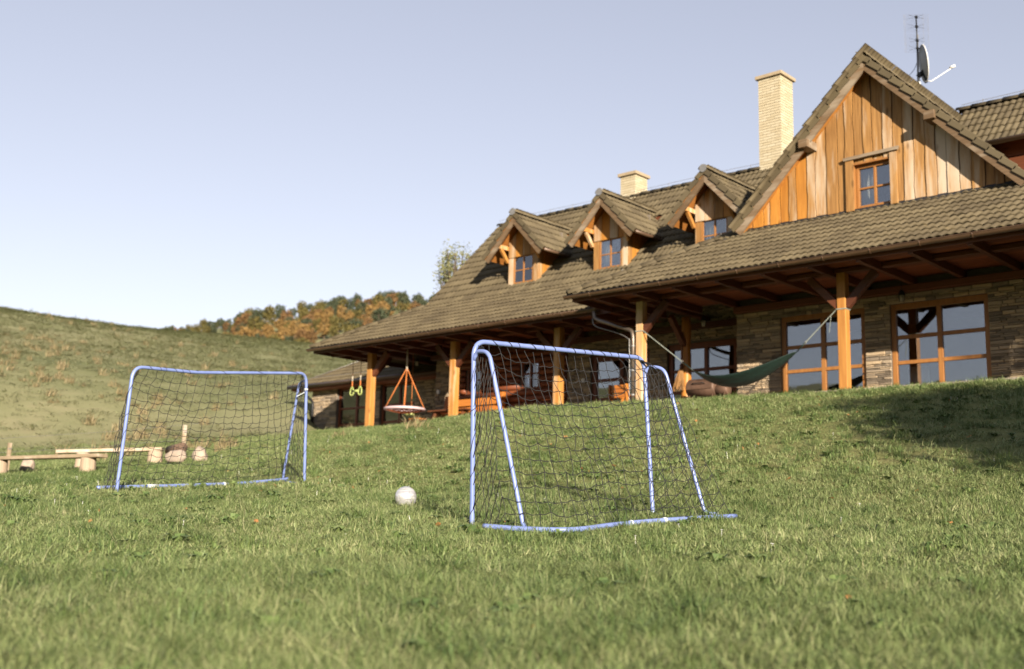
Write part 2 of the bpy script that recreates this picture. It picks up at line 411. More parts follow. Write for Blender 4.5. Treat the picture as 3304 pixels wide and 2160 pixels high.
def ridge_mesh():
    n = 8; L = .40; V = []; F = []
    for (y, s) in ((0, 1.08), (L, .92)):
        for k in range(n+1):
            a = math.pi*(k/n); V.append((-.125*s*math.cos(a), y, .105*s*math.sin(a)-.03))
    for k in range(n): F.append((k, k+1, n+1+k+1, n+1+k))
    for k in range(n+1): a = math.pi*(k/n); V.append((-.105*math.cos(a), .002, .088*math.sin(a)-.03))
    for k in range(n): F.append((2*(n+1)+k, 2*(n+1)+k+1, k+1, k))
    me = bpy.data.meshes.new('ridge_tile'); me.from_pydata(V, [], F); me.polygons.foreach_set('use_smooth', [True]*len(F)); me.materials.append(M_tile); return me
RIDGE = ridge_mesh()
def ridge_line(a, b, parent, raise_=.05):
    a = Vector(a); b = Vector(b); d = (b-a); L = d.length; d.normalize(); sd = d.cross(Vector((0,0,1))).normalized(); u = sd.cross(d)
    k = 0
    while k*.36 < L-.1:
        m = Matrix((sd, d, u)).transposed().to_4x4(); m.translation = a + d*(k*.36) + u*(raise_+random.gauss(0,.004))
        inst('ridge_tile', RIDGE, m, parent); k += 1

# ------------------------------------------------------------------ the house
house = empty('lodge', (-16, 22, ZF), 'long stone and timber lodge with brown tiled roof, dormers and covered porch', 'house')
E1, E2, ZE = 19.43, 20.90, 5.30
T30 = math.tan(R(30)); C30, S30 = math.cos(R(30)), math.sin(R(30))
def slab(name, pts, th, mat, parent):
    P = [Vector(p) for p in pts]; n = (P[1]-P[0]).cross(P[2]-P[0]).normalized()
    if n.z < 0: n = -n
    m = MB(); m.prism([p - n*th for p in P], n*th); return m.build(name, mat, parent)
# right porch roof
Yw = 22.10; zt = ZE+(Yw-E1)*T30
XR = 1.5; XL1 = -15.95; hx = XL1+(Yw-E1)
porchR = slab('porch_roof', [(XL1+.05, E1+.03, ZE), (XR, E1+.03, ZE), (XR, Yw, zt), (hx, Yw, zt)], .03, M_ceil, house)
tm = tile_mats((XL1, E1, ZE), (1,0,0), (0,C30,S30), XR-XL1, (Yw-E1)/C30-.02, inside=lambda c: c.x > XL1+(c.y-E1)-.16)
view = [(m, i, j) for (m, i, j) in tm if -13.2 < m.translation.x < -5.2 and m.translation.x > XL1+(m.translation.y-E1)+.35]
view.sort(key=lambda q: (q[2]*.6 - q[0].translation.x))
view = view[:300]; vid = {(i, j) for _, i, j in view}
for m, i, j in view: inst('tile', random.choice(TILE), m, porchR)
cutn = Vector((-1, 1, 0)).normalized()
join_tiles('tile_field', [q for q in tm if (q[1], q[2]) not in vid], porchR, [((XL1, E1, ZE), cutn)])
ridge_line((XL1-.02, E1-.02, ZE+.02), (hx, Yw, zt+.03), porchR, .03)
# left-facing hip slope of the right porch
slab('hip_slope', [(XL1, E1, ZE), (hx, Yw, zt), (hx, 24.0, zt), (XL1, 24.0, ZE)], .03, M_tile, house)
# left porch roof
Yb = 23.25; zb2 = ZE+(Yb-E2)*T30; XL2 = -27.12; hx2 = XL2+(Yb-E2)
porchL = slab('porch_roof', [(XL2+.05, E2+.03, ZE), (-12.6, E2+.03, ZE), (-12.6, Yb, zb2), (hx2, Yb, zb2)], .03, M_ceil, house)
tm = tile_mats((XL2, E2, ZE), (1,0,0), (0,C30,S30), 12.6, (Yb-E2)/C30+.05, inside=lambda c: c.x > XL2+(c.y-E2)-.16 and not (c.x > -14.2))
join_tiles('tile_field', tm, porchL, [((XL2, E2, ZE), cutn)])
ridge_line((XL2-.02, E2-.02, ZE+.02), (hx2, Yb, zb2+.02), porchL, .03)
slab('hip_slope', [(XL2, E2, ZE), (hx2, Yb, zb2), (hx2, 28, zb2), (XL2, 28, ZE)], .03, M_tile, house)
# main steep slope
Yr = 26.5; zr = zb2+(Yr-Yb); XV = -24.77; q45 = math.sqrt(.5)
mainR = slab('main_roof', [(XV+.03, Yb, zb2), (1, Yb, zb2), (1, Yr, zr), (XV+.03, Yr, zr)], .04, M_dark['x'], house)
DORM = [(-21.03, 23.57), (-17.93, 23.57), (-14.70, 23.57)]
DR, DT = 8.94, 1.06     # dormer ridge height, slope
def in_main(c):
    if c.x > -9.6: return False
    for dx, dy in DORM:
        dyr = dy
        if abs(c.x-dx) < .50 and c.y > dy+.1 and c.z < DR-.15: return False
        if abs(c.x-dx) < (DR-c.z)/DT-.12 and c.y > dy+.9 and c.z < DR-.2 and abs(c.x-dx) < .9: return False
    return True
tm = tile_mats((XV-.02, Yb-.02, zb2-.02), (1,0,0), (0,q45,q45), 15.4, (Yr-Yb)/q45, inside=in_main)
join_tiles('tile_field', tm, mainR)
slab('back_roof', [(XV, Yr, zr), (1, Yr, zr), (1, 30.2, zr-3.7), (XV, 30.2, zr-3.7)], .04, M_tile, house)
ridge_line((XV, Yr, zr), (-15.05, Yr, zr), mainR, .045); ridge_line((-14.3, Yr, zr), (-10.5, Yr, zr), mainR, .045)
b_ = MB(); b_.prism([(XV+.04, Yb, zb2-.02), (XV+.04, Yr, zr-.02), (XV+.04, 30.1, zr-3.7)], (.1, 0, 0)); b_.build('end_gable', M_dark['z'], house)
# raised roof at the right, behind the big gable
zz0, zz1 = 8.68, 10.03
rr_ = slab('upper_roof', [(-9.0, 24.62, zz0), (1, 24.62, zz0), (1, 25.95, zz1), (-9.4, 25.95, zz1)], .05, M_dark['x'], house)
tm = tile_mats((-9.35, 24.6, zz0), (1,0,0), (0,q45,q45), 5.0, 1.34/q45); join_tiles('tile_field', tm, rr_)
ridge_line((-9.5, 25.95, zz1+.02), (-3.5, 25.95, zz1+.02), rr_, .045)
b_ = MB(); b_.bb(-9.0, 1, 25.02, 25.1, 7.6, 9.0); b_.build('dormer_wall', M_log, house)
b_ = MB(); b_.tube([(-8.9, 24.53, zz0-.02), (-3.0, 24.53, zz0-.02)], .06, 10); b_.build('gutter', M_gutter, house, True)

# ---- walls
def wall_core(mb, u0, u1, z0, z1, ops, y0, y1):
    cur = u0
    for (a, b, c, d) in sorted(ops):
        if a > cur: mb.bb(cur, a, y0, y1, z0, z1)
        if c > z0: mb.bb(a, b, y0, y1, z0, c)
        if d < z1: mb.bb(a, b, y0, y1, d, z1)
        cur = b
    if cur < u1: mb.bb(cur, u1, y0, y1, z0, z1)
def stone_list(u0, u1, z0, z1, ops, y):
    out = []; z = z0
    while z < z1-.02:
        h = random.choice((.032, .04, .048, .055, .065, .08)); h = min(h, z1-z); zm = z+h/2
        free = [(u0, u1)]
        for (a, b, c, d) in ops:
            if c-.01 < zm < d+.01:
                nf = []
                for (p, q) in free:
                    if b <= p or a >= q: nf.append((p, q)); continue
                    if a > p: nf.append((p, a))
                    if b < q: nf.append((b, q))
                free = nf
        for (p, q) in free:
            u = p
            while u < q-.01:
                L = random.uniform(.12, .46)
                if q-(u+L) < .1: L = q-u
                out.append((u, u+L, z, z+h, y)); u += L
        z += h
    return out
def stone_unit(seed):
    rs = random.Random(seed); m = MB(); vs = []
    for sx in (-.5, .5):
        for sz in (-.5, .5):
            vs.append((sx*.99, .5, sz*.99))
    o = []
    for sx, sz in ((-.5,-.5), (0,-.5), (.5,-.5), (.5,.5), (0,.5), (-.5,.5)):
        o.append((sx*.985+rs.uniform(-.012,.012), -.12+rs.uniform(-.08,.08), sz*.94+rs.uniform(-.05,.05)))
    fr = []
    for sx, sz in ((-.5,-.5), (0,-.5), (.5,-.5), (.5,.5), (0,.5), (-.5,.5)):
        fr.append((sx*.93, -.5+rs.uniform(0,.28), sz*.72+rs.uniform(-.1,.1)))
    bk = [(x, .5, z) for x, y, z in o]
    V = fr+o+bk; F = [(0,1,4,5), (1,2,3,4)]
    for k in range(6):
        l = (k+1) % 6; F.append((k+6, l+6, l, k)); F.append((k+12, l+12, l+6, k+6))
    return V, F
SU = [stone_unit(s) for s in range(10)]
SM = []
for V, F in SU:
    me = bpy.data.meshes.new('stone'); me.from_pydata(V, [], F); me.materials.append(M_stone); SM.append(me)
def stones(lst, parent, singles):
    lst = sorted(lst, key=lambda s: singles(s)); st = 0
    mb = MB()
    for k, (a, b, c, d, y) in enumerate(lst):
        dep = random.uniform(.045, .085); g = .006
        cx, cz = (a+b)/2, (c+d)/2; sx, sz = b-a-g, d-c-g
        n = random.randrange(10)
        if singles(lst[k]) < 1e5 and st < singles.limit:
            m = Matrix.Diagonal((sx, dep, sz, 1)); m.translation = (cx, y-dep/2+.02, cz); inst('stone', SM[n], m, parent); st += 1
        else:
            V, F = SU[n]; mb.add([(cx+p[0]*sx, y-dep/2+.02+p[1]*dep, cz+p[2]*sz) for p in V], F, random.random())
    if mb.v: mb.build('stone_field', M_stone, parent, kind='stuff')
class Sel:
    def __init__(s, fn, limit): s.fn = fn; s.limit = limit
    def __call__(s, q): return s.fn(q)

def window(X0, X1, Y, Z0, Z1, ncol, rows, parent, mat, fw=.085, mw=.07, depth=.09, name='window', colpos=None, curtain=None, ypane=.05):
    """wooden frame with mullions and transoms; rows = relative pane heights from the top"""
    m = MB(); y0, y1 = Y, Y+depth
    m.bb(X0, X0+fw, y0, y1, Z0, Z1); m.bb(X1-fw, X1, y0, y1, Z0, Z1)
    m.bb(X0+fw, X1-fw, y0+.002, y1, Z1-fw*1.2, Z1); m.bb(X0+fw, X1-fw, y0+.002, y1, Z0, Z0+fw*.9)
    xi0, xi1 = X0+fw, X1-fw; zi0, zi1 = Z0+fw*.9, Z1-fw*1.2
    xs = [xi0] + [xi0+(xi1-xi0)*p for p in (colpos or [k/ncol for k in range(1, ncol)])] + [xi1]
    for x in xs[1:-1]: m.bb(x-mw*.65, x+mw*.65, y0+.006, y1-.004, zi0, zi1)
    tot = sum(rows); z = zi1; zs = [zi1]
    for rr in rows: z -= (zi1-zi0)*rr/tot; zs.append(z)
    for zt_ in zs[1:-1]:
        for a, b in zip(xs[:-1], xs[1:]): m.bb(a+(mw*.65 if a != xi0 else 0), b-(mw*.65 if b != xi1 else 0), y0+.012, y1-.01, zt_-mw*.5, zt_+mw*.5)
    win = m.build(name, mat, parent, bevel=.006)
    for a, b in zip(xs[:-1], xs[1:]):
        for zt_, zb_ in zip(zs[:-1], zs[1:]):
            p = MB(); p.bb(a, b, Y+ypane-.004, Y+ypane+.004, zb_, zt_); p.build('pane', M_glass, win)
    return win
def curtain(x0, x1, y, z0, z1, parent, n=26, amp=.03):
    V = []; F = []
    for i in range(n+1):
        x = x0+(x1-x0)*i/n; dy = amp*math.sin(i*1.9)+amp*.4*math.sin(i*.7+x)
        V += [(x, y+dy, z0), (x, y+dy*.7, z1)]
    for i in range(n): F.append((2*i, 2*i+2, 2*i+3, 2*i+1))
    o = mk('curtain', V, F, M_curtain, parent, True); md = o.modifiers.new('thick', 'SOLIDIFY'); md.thickness = .004; return o
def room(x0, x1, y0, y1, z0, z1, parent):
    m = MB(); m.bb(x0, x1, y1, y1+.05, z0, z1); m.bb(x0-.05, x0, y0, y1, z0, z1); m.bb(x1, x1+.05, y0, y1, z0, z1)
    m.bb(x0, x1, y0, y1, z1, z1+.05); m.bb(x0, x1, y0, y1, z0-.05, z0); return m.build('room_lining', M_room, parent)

# right wing wall
opsR = [(-12.13, -10.19, 2.98, 4.82), (-9.64, -7.67, 2.98, 4.80)]
m = MB(); wall_core(m, -13.22, 1.2, 2.5, 6.3, opsR, Yw, Yw+.3); m.bb(-13.22, -12.95, Yw+.3, 23.3, 2.5, 6.3)
wallR = m.build('stone_wall', M_mortar, house)
lst = stone_list(-13.22, -2.5, 2.75, 5.15, opsR, Yw)
stones(lst, wallR, Sel(lambda s: (abs(s[0]+9.9)*.5 if (-10.2 < s[0] < -9.6) else 3+abs(s[0]+7.0) if -7.7 <= s[0] < -5.8 else 6+abs(s[0]+12.6) if s[0] < -12 else 20+abs(s[0]+9)), 300))
# left wing wall with log section
LOGX0, LOGX1 = -23.1, -19.08
opsL = [(-18.31, -16.42, 2.86, 4.64), (-15.90, -13.93, 2.86, 4.70), (-20.72, -20.06, 3.90, 4.68), (-22.80, -22.22, 3.90, 4.62)]
m = MB(); wall_core(m, -24.11, -12.9, 2.5, 6.6, opsL, Yb, Yb+.3); m.bb(-24.11, -23.8, Yb+.3, 25.1, 2.5, 6.6)
wallL = m.build('stone_wall', M_mortar, house)
lst = stone_list(-24.11, LOGX0, 2.8, 5.6, [], Yb) + stone_list(LOGX1, -13.2, 2.8, 5.6, opsL[:2], Yb)
stones(lst, wallL, Sel(lambda s: 1e6, 0))
# logs
def logmesh(L, h):
    m = MB(); n = 7; pr = []
    for k in range(n+1):
        a = math.pi*k/n; pr.append((-.075*math.sin(a)-.005, -h/2*.96*math.cos(a)))
    pr = [(.03, -h/2*.96)] + pr + [(.03, h/2*.96)]
    vs = [(-L/2, y, z) for y, z in pr] + [(L/2, y, z) for y, z in pr]; N_ = len(pr)
    m.add(vs, [(i, i+1, N_+i+1, N_+i) for i in range(N_-1)] + [tuple(range(N_-1, -1, -1)), tuple(range(N_, 2*N_))]); return m
z = 2.86; lh = .175
while z < 5.5:
    fr = [(LOGX0, LOGX1)]
    for (a, b, c, d) in opsL[2:]:
        if c < z+lh/2 < d: fr = [s for p, q in fr for s in ((p, a-.06), (b+.06, q))] if any(p < a < q for p, q in fr) else fr
    fr2 = []
    for (p, q) in fr:
        if q-p > .05: fr2.append((p, q))
    # merge intervals so neighbouring openings do not overlap
    segs = []; cuts = sorted([(a-.06, b+.06) for (a, b, c, d) in opsL[2:] if c < z+lh/2 < d]); cur = LOGX0
    for a, b in cuts: segs.append((cur, a)); cur = b
    segs.append((cur, LOGX1))
    for p, q in segs:
        mm = logmesh(q-p, lh); o = mk('log', [(v[0]+(p+q)/2, v[1]+Yb-.01, v[2]+z+lh/2) for v in mm.v], mm.f, M_log, wallL, True)
    z += lh
# annex
annex = empty('low_annex', (-28, 26, ZF), 'low stone annex with tiled hipped roof behind the swing end of the porch', 'building')
YA = 25.0
opsA = [(-30.83, -28.95, 2.9, 4.84), (-28.58, -26.86, 2.9, 4.84)]
m = MB(); wall_core(m, -32.2, -24.1, 2.4, 5.3, opsA, YA, YA+.3); m.bb(-32.2, -31.9, YA+.3, 30, 2.4, 5.3)
wallA = m.build('stone_wall', M_mortar, annex)
lst = stone_list(-32.2, -24.12, 2.8, 4.95, opsA, YA)
stones(lst, wallA, Sel(lambda s: (abs(s[0]+32) if s[0] < -30.8 else 1e6), 120))
ea = 24.55; za = 4.95; xa = -32.95; ya2 = 28.6; za2 = za+(ya2-ea)*T30
roofA = slab('roof', [(xa+.05, ea, za), (-24.2, ea, za), (-24.2, ya2, za2), (xa+(ya2-ea), ya2, za2)], .03, M_ceil, annex)
tm = tile_mats((xa, ea, za), (1,0,0), (0,C30,S30), 8.7, (ya2-ea)/C30, inside=lambda c: c.x > xa+(c.y-ea)-.16)
join_tiles('tile_field', tm, roofA, [((xa, ea, za), cutn)])
slab('hip_slope', [(xa, ea, za), (xa+(ya2-ea), ya2, za2), (xa+(ya2-ea), 31, za2), (xa, 31, za)], .03, M_tile, annex)
m = MB(); m.tube([(xa+.5+t_, ea+.2+t_, za+.2*T30+.09+t_*T30) for t_ in (0, 1.0, 2.0, 3.2)], .010, 6); m.build('lightning_wire', M_galv, annex, True)
m = MB(); m.tube([(xa-.02, ea-.07, za-.03), (-24.4, ea-.07, za-.03)], .062, 10); m.build('gutter', M_gutter, annex, True)
m = MB(); m.bb(xa+.05, -24.4, ea+.01, ea+.04, za-.14, za-.02); m.build('fascia', M_dark['x'], annex)
m = MB(); m.bb(xa+.1, -24.4, ea+.05, YA, za-.16, za-.12); m.build('soffit', M_ceil, annex)
m = MB(); m.tube(rounded([(-32.1, ea-.05, za-.08), (-32.1, ea+.02, za-.3), (-32.02, YA-.12, za-.55), (-32.02, YA-.12, ZF)], .08), .045, 10); m.build('downspout', M_blackm, annex, True)
for (a, b, c, d) in opsA: window(a, b, YA+.08, c, d, 2, (.38, .33, .33), annex, M_framed)
room(-32, -24.2, YA+.32, 29, 2.88, 5.0, annex)
for x0, x1 in ((-30.35, -30.1), (-29.55, -29.3)): curtain(x0, x1, YA+.3, 2.95, 4.7, annex, 8)

# French windows of the lodge
window(-12.13, -10.19, Yw+.03, 2.98, 4.82, 2, (.36, .33, .33), house, M_frame, fw=.10, mw=.075)
window(-9.64, -7.67, Yw+.03, 2.98, 4.80, 2, (.36, .33, .33), house, M_frame, fw=.10, mw=.075)
window(-18.31, -16.42, Yb+.06, 2.86, 4.64, 2, (.33, .33, .33), house, M_framed, fw=.14, mw=.075)
window(-15.90, -13.93, Yb+.06, 2.86, 4.70, 3, (.33, .33, .33), house, M_framed, fw=.12, mw=.075, colpos=[.16, .55])
window(-20.72, -20.06, Yb-.03, 3.90, 4.68, 2, (.42, .58), house, M_framed, fw=.06, mw=.04)
window(-22.80, -22.22, Yb-.03, 3.90, 4.62, 2, (.42, .58), house, M_framed, fw=.06, mw=.04)
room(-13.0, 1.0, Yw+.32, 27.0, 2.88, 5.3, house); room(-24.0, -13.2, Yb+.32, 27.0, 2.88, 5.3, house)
for x0, x1 in ((-9.5, -9.05),): curtain(x0, x1, Yw+.45, 2.95, 3.55, house, 12)
curtain(-20.4, -20.1, Yb+.2, 3.95, 4.3, house, 8)

# ---- porch timber: rafters, ceiling boards, plates, posts with braces
ZJ = 5.13      # underside of the level porch joists
def rafters(xs, e, yw, parent, nm='rafter'):
    for x in xs:
        mb = MB(); mb.beam((x, e+.09, ZJ+.08), (x, yw+.02, ZJ+.08), .10, .16); mb.build(nm, M_dark['y'], parent, bevel=.005)
def boards(x0, x1, e, yw, parent):
    y = e+.16
    while y < yw-.02:
        mb = MB(); mb.bb(x0, x1, y-.068, y+.068, ZJ+.161+random.uniform(0, .004), ZJ+.185); mb.build('ceiling_board', M_ceil, parent, bevel=.003); y += .143
rafters([-15.2, -14.2, -13.2, -12.15, -11.1, -10.07, -9.1, -8.1, -7.04, -6.0, -4.95, -3.9], E1, Yw, house)
rafters([-26.3, -25.3, -24.34, -23.45, -22.5, -21.5, -20.5, -19.5, -18.5, -17.5, -16.5], E2, Yb, house)
boards(XL1+.1, XR-.3, E1, Yw, house); boards(XL2+.1, -16.0, E2, Yb, house)
for k in range(1, 4):
    mb = MB(); yy = E2+k*.75; mb.beam((XL2+.1, yy, ZJ+.08), (-26.36, yy, ZJ+.08), .08, .14); mb.build('rafter', M_dark['x'], house)
def fascia(x0, x1, e):
    mb = MB(); mb.bb(x0, x1, e+.055, e+.085, ZE-.135, ZE-.015); mb.build('fascia', M_dark['x'], house)
fascia(XL1+.05, XR, E1); fascia(XL2+.05, -15.0, E2)
mb = MB(); mb.bb(XL1+.05, XL1+.08, E1+.09, 22.2, ZE-.135, ZE-.015); mb.build('fascia', M_dark['y'], house)
mb = MB(); mb.bb(XL2+.05, XL2+.08, E2+.09, 27.5, ZE-.135, ZE-.015); mb.build('fascia', M_dark['y'], house)
YP1, YP2 = 20.5, 21.97
def plate(x0, x1, y, z0, z1): mb = MB(); mb.bb(x0, x1, y-.09, y+.09, z0, z1); mb.build('porch_beam', M_dark['x'], house, bevel=.008)
zp1 = zp2 = ZJ+.146
plate(-15.0, 1.0, YP1, zp1-.085, zp1); plate(-26.0, -15.2, YP2, zp2-.085, zp2)
plate(-13.2, 1.0, Yw-.115, 4.99, 5.125); plate(-24.2, -13.3, Yb-.115, 4.99, 5.125)
mb = MB(); mb.bb(-14.81, -14.63, YP1+.09, 23.2, zp1-.087, zp1-.002); mb.build('porch_beam', M_dark['y'], house, bevel=.008)
mb = MB(); mb.bb(-25.9, -25.72, YP2+.09, 25.0, zp2-.087, zp2-.002); mb.build('porch_beam', M_dark['y'], house, bevel=.008)
def post(x, y, top, mat, braces, wd=.18, ybr=(), zb=4.53, up=.62):
    mb = MB(); mb.bb(x-wd/2, x+wd/2, y-wd/2, y+wd/2, ZF-.02, top); p = mb.build('post', mat, house, bevel=.012)
    for s in braces:
        b = MB(); b.beam((x+s*wd*.4, y, zb), (x+s*(wd*.4+up), y, zb+up), .13, .15, (s*-1, 0, 1)); b.build('brace', M_dark['x'], p, bevel=.008)
    for s in ybr:
        b = MB(); b.beam((x, y+s*wd*.4, zb), (x, y+s*(wd*.4+up), zb+up), .13, .15, (0, s*-1, 1)); b.build('brace', M_dark['y'], p, bevel=.008)
    return p
P1 = post(-9.89, YP1, zp1-.08, M_postw, (-1, 1)); P0 = post(-14.72, YP1, zp1-.08, M_postw, (1,), ybr=(1,))
p1 = post(-25.56, YP2, zp2-.08, M_postw, (1,), ybr=(1,), wd=.2); p2 = post(-22.08, YP2, zp2-.08, M_postw, (-1, 1), wd=.2); p3 = post(-18.34, YP2, zp2-.08, M_postw, (-1, 1), wd=.2)
post(-5.2, YP1, zp1-.08, M_postw, (-1, 1))
# bark-covered post at the return of the porch
zt2 = zp1-.15; pts = [(-14.72+.012*math.sin(k*1.7), 22.3+.01*math.cos(k*2.1), ZF-.02+(zt2-ZF+.02)*k/10) for k in range(11)]
mb = MB(); mb.tube(pts, [.125-.002*k+.006*math.sin(k*2.3) for k in range(11)], 12); pb = mb.build('post', M_post, house, True)
b = MB(); b.beam((-14.72, 22.22, 4.45), (-14.72, 21.65, 5.05), .12, .14, (0, 1, 1)); b.build('brace', M_dark['y'], pb, bevel=.008)

# ---- gutters and downspout
def gutter(x0, x1, e, brs):
    n = 9; r = .072; yc, zc = e-.055, ZE-.015; V = []; F = []
    prof = [(yc+r*math.cos(math.pi+math.pi*k/n), zc+r*math.sin(math.pi+math.pi*k/n)) for k in range(n+1)]
    inner = [(yc+(r-.006)*math.cos(math.pi+math.pi*k/n), zc+(r-.006)*math.sin(math.pi+math.pi*k/n)) for k in range(n, -1, -1)]
    pr = prof+inner; Np = len(pr)
    for x in (x0, x1): V += [(x, y, z_) for y, z_ in pr]
    F = [(i, (i+1) % Np, Np+(i+1) % Np, Np+i) for i in range(Np)]
    for o in (0, Np): F.append(tuple(o+k for k in range(n+1)))
    g = mk('gutter', V, F, M_gutter, house, False)
    b = MB(); b.tube([(x0, yc-r, zc), (x1, yc-r, zc)], .011, 8); b.build('bead', M_gutter, g, True)
    for x in brs:
        b = MB(); b.tube([(x+.01, yc+(r+.005)*math.cos(math.pi+math.pi*k/8), zc+(r+.005)*math.sin(math.pi+math.pi*k/8)) for k in range(7)], .008, 6); b.build('gutter_bracket', M_gutter, g, True)
    return g
gutter(XL1-.08, XR, E1, [-15.3+k*.93 for k in range(17)]); gutter(XL2-.08, -16.25, E2, [-26.6+k*.93 for k in range(11)])
mb = MB(); mb.tube(rounded([(-16.34, E2-.06, ZE-.06), (-16.32, E2-.06, ZE-.24), (-16.08, E2-.15, 4.95), (-14.95, 20.46, 4.56), (-14.91, 20.45, 4.40), (-14.91, 20.45, ZF)], .09), .045, 12); dp = mb.build('downspout', M_pipe, house, True)
for zc in (3.1, 3.65, 4.2):
    b = MB(); b.tube([(-14.91, 20.45, zc-.02), (-14.91, 20.45, zc+.02)], .052, 12); b.build('pipe_clamp', M_galv, dp, True)
mb = MB(); mb.tube(smoothpts([(-16.36, E2-.08, 5.05), (-16.25, E2-.12, 4.85), (-15.6, 20.7, 4.62), (-15.08, 20.47, 4.40), (-15.02, 20.46, 4.2), (-15.02, 20.46, ZF)], 6), .011, 6); mb.build('lightning_wire', M_galv, house, True)
mb = MB(); mb.tube(smoothpts([(-15.5, 19.88, 5.66), (-14.9, 20.48, 5.99), (-14.3, 21.08, 6.34), (-13.6, 21.78, 6.76), (-13.2, 22.0, 6.95), (-12.95, 22.05, 6.93)], 6), .010, 6); lw = mb.build('lightning_wire', M_wire, house, True)
for x, y, zq in ((-15.1, 20.25, 5.80), (-14.3, 21.05, 6.25), (-13.5, 21.85, 6.72)):
    b = MB(); b.beam((x, y, zq), (x+.03, y, zq+.16), .03, .008); b.build('wire_holder', M_galv, lw)
mb = MB(); mb.tube([(XV, Yr, zr+.22), (-20, Yr, zr+.2), (-16, Yr, zr+.22), (-15.1, Yr, zr+.2)], .006, 5)
for x in np.arange(XV+.4, -15.1, .9): mb.tube([(x, Yr, zr+.08), (x, Yr, zr+.23)], .007, 5)
mb.build('lightning_wire', M_galv, house)
mb = MB(); mb.tube([(-9.4, 25.95, zz1+.2), (-3.5, 25.95, zz1+.22)], .007, 5)
for x in np.arange(-8.9, -4, .9): mb.tube([(x, 25.95, zz1+.08), (x, 25.95, zz1+.23)], .008, 5)
mb.build('lightning_wire', M_galv, house)

# ---- big gable
GX, GZ, GT, GV = -9.89, 10.10, 1.03, 21.74     # apex x, apex z (tile plane), slope, verge y
ga = math.atan(GT); gc, gs_ = math.cos(ga), math.sin(ga)
XG0, XG1 = -13.05, -6.72
for sgn, xe in ((-1, XG0), (1, XG1)):
    ze = GZ-abs(xe-GX)*GT
    rs = slab('gable_roof', [(GX, GV+.02, GZ), (GX, 29.5, GZ), (xe, 29.5, ze), (xe, GV+.02, ze)], .05, M_soffit, house)
    L = abs(xe-GX)/gc
    if sgn > 0: tm = tile_mats((xe, GV, ze), (0,1,0), (-gc,0,gs_), 6.4, L)
    else: tm = tile_mats((xe, GV+6.4, ze), (0,-1,0), (gc,0,gs_), 6.4, L)
    join_tiles('tile_field', tm, rs)
    # verge tiles: angled edge pieces covering the tile ends
    d = Vector((-sgn*gc, 0, gs_)); nrm = Vector((sgn*gs_, 0, gc)); k = 0
    while k*GA < L+.02:
        a = Vector((xe, GV+sgn*.0015, ze)) + d*(k*GA); vb = MB()
        vb.beam(a-d*.03+nrm*.045+Vector((0,-.012,0)), a+d*min(GA, L-k*GA+.06)+Vector((0,-.012,0)), 0.03, .12, nrm); vb.build('verge_tile', M_tile, rs, bevel=.006); k += 1
    # barge board
    a = Vector((xe, GV+.035, ze)) - nrm*.155 + d*.02; b_ = Vector((GX, GV+.035+sgn*.002, GZ)) - nrm*.155 + d*.25
    E_ = Vector((xe, GV+.01, ze)); bb = MB()
    bb.prism([E_-nrm*.02, Vector((GX, GV+.01, GZ-.02/gc)), Vector((GX, GV+.01, GZ-.178/gc)), E_-nrm*.178], (0, .05, 0)); bb.build('barge_board', M_barge, rs)
ridge_line((GX, GV-.06, GZ+.02), (GX, 29, GZ+.02), house, .05)
for sgn in (-1, 1):
    zp = 8.5; xp = GX+sgn*(GZ-zp-.17)/GT
    m = MB(); m.bb(xp-.11, xp+.11, GV-.10, Yw+.05, zp-.09, zp+.09); m.build('purlin_end', M_barge, house, bevel=.008)
# gable core wall and planks
GB = 6.93; wopen = (-10.33, -9.49, 6.95, 7.93)
m = MB()
def gz_at(x): return GZ - abs(x-GX)*GT - .08
for xa_, xb_ in ((-13.0, wopen[0]), (wopen[1], -6.8)):
    pts = [(xa_, Yw+.03, 6.5), (xb_, Yw+.03, 6.5), (xb_, Yw+.03, gz_at(xb_))]
    pts.append((xa_, Yw+.03, gz_at(xa_))); m.prism(pts, (0, .2, 0))
m.prism([(wopen[0], Yw+.03, 7.93), (wopen[1], Yw+.03, 7.93), (wopen[1], Yw+.03, gz_at(wopen[1])), (GX, Yw+.03, GZ-.08), (wopen[0], Yw+.03, gz_at(wopen[0]))], (0, .2, 0))
m.bb(wopen[0], wopen[1], Yw+.03, Yw+.23, 6.5, 6.93)
gw = m.build('gable_wall', M_blackm, house)
x = -13.0; k = 0
def wavy(seed, z): return .028*mnoise.noise(Vector((seed*7.3, z*1.3, 0))) + .014*mnoise.noise(Vector((seed*3.1, z*4.1, 5)))
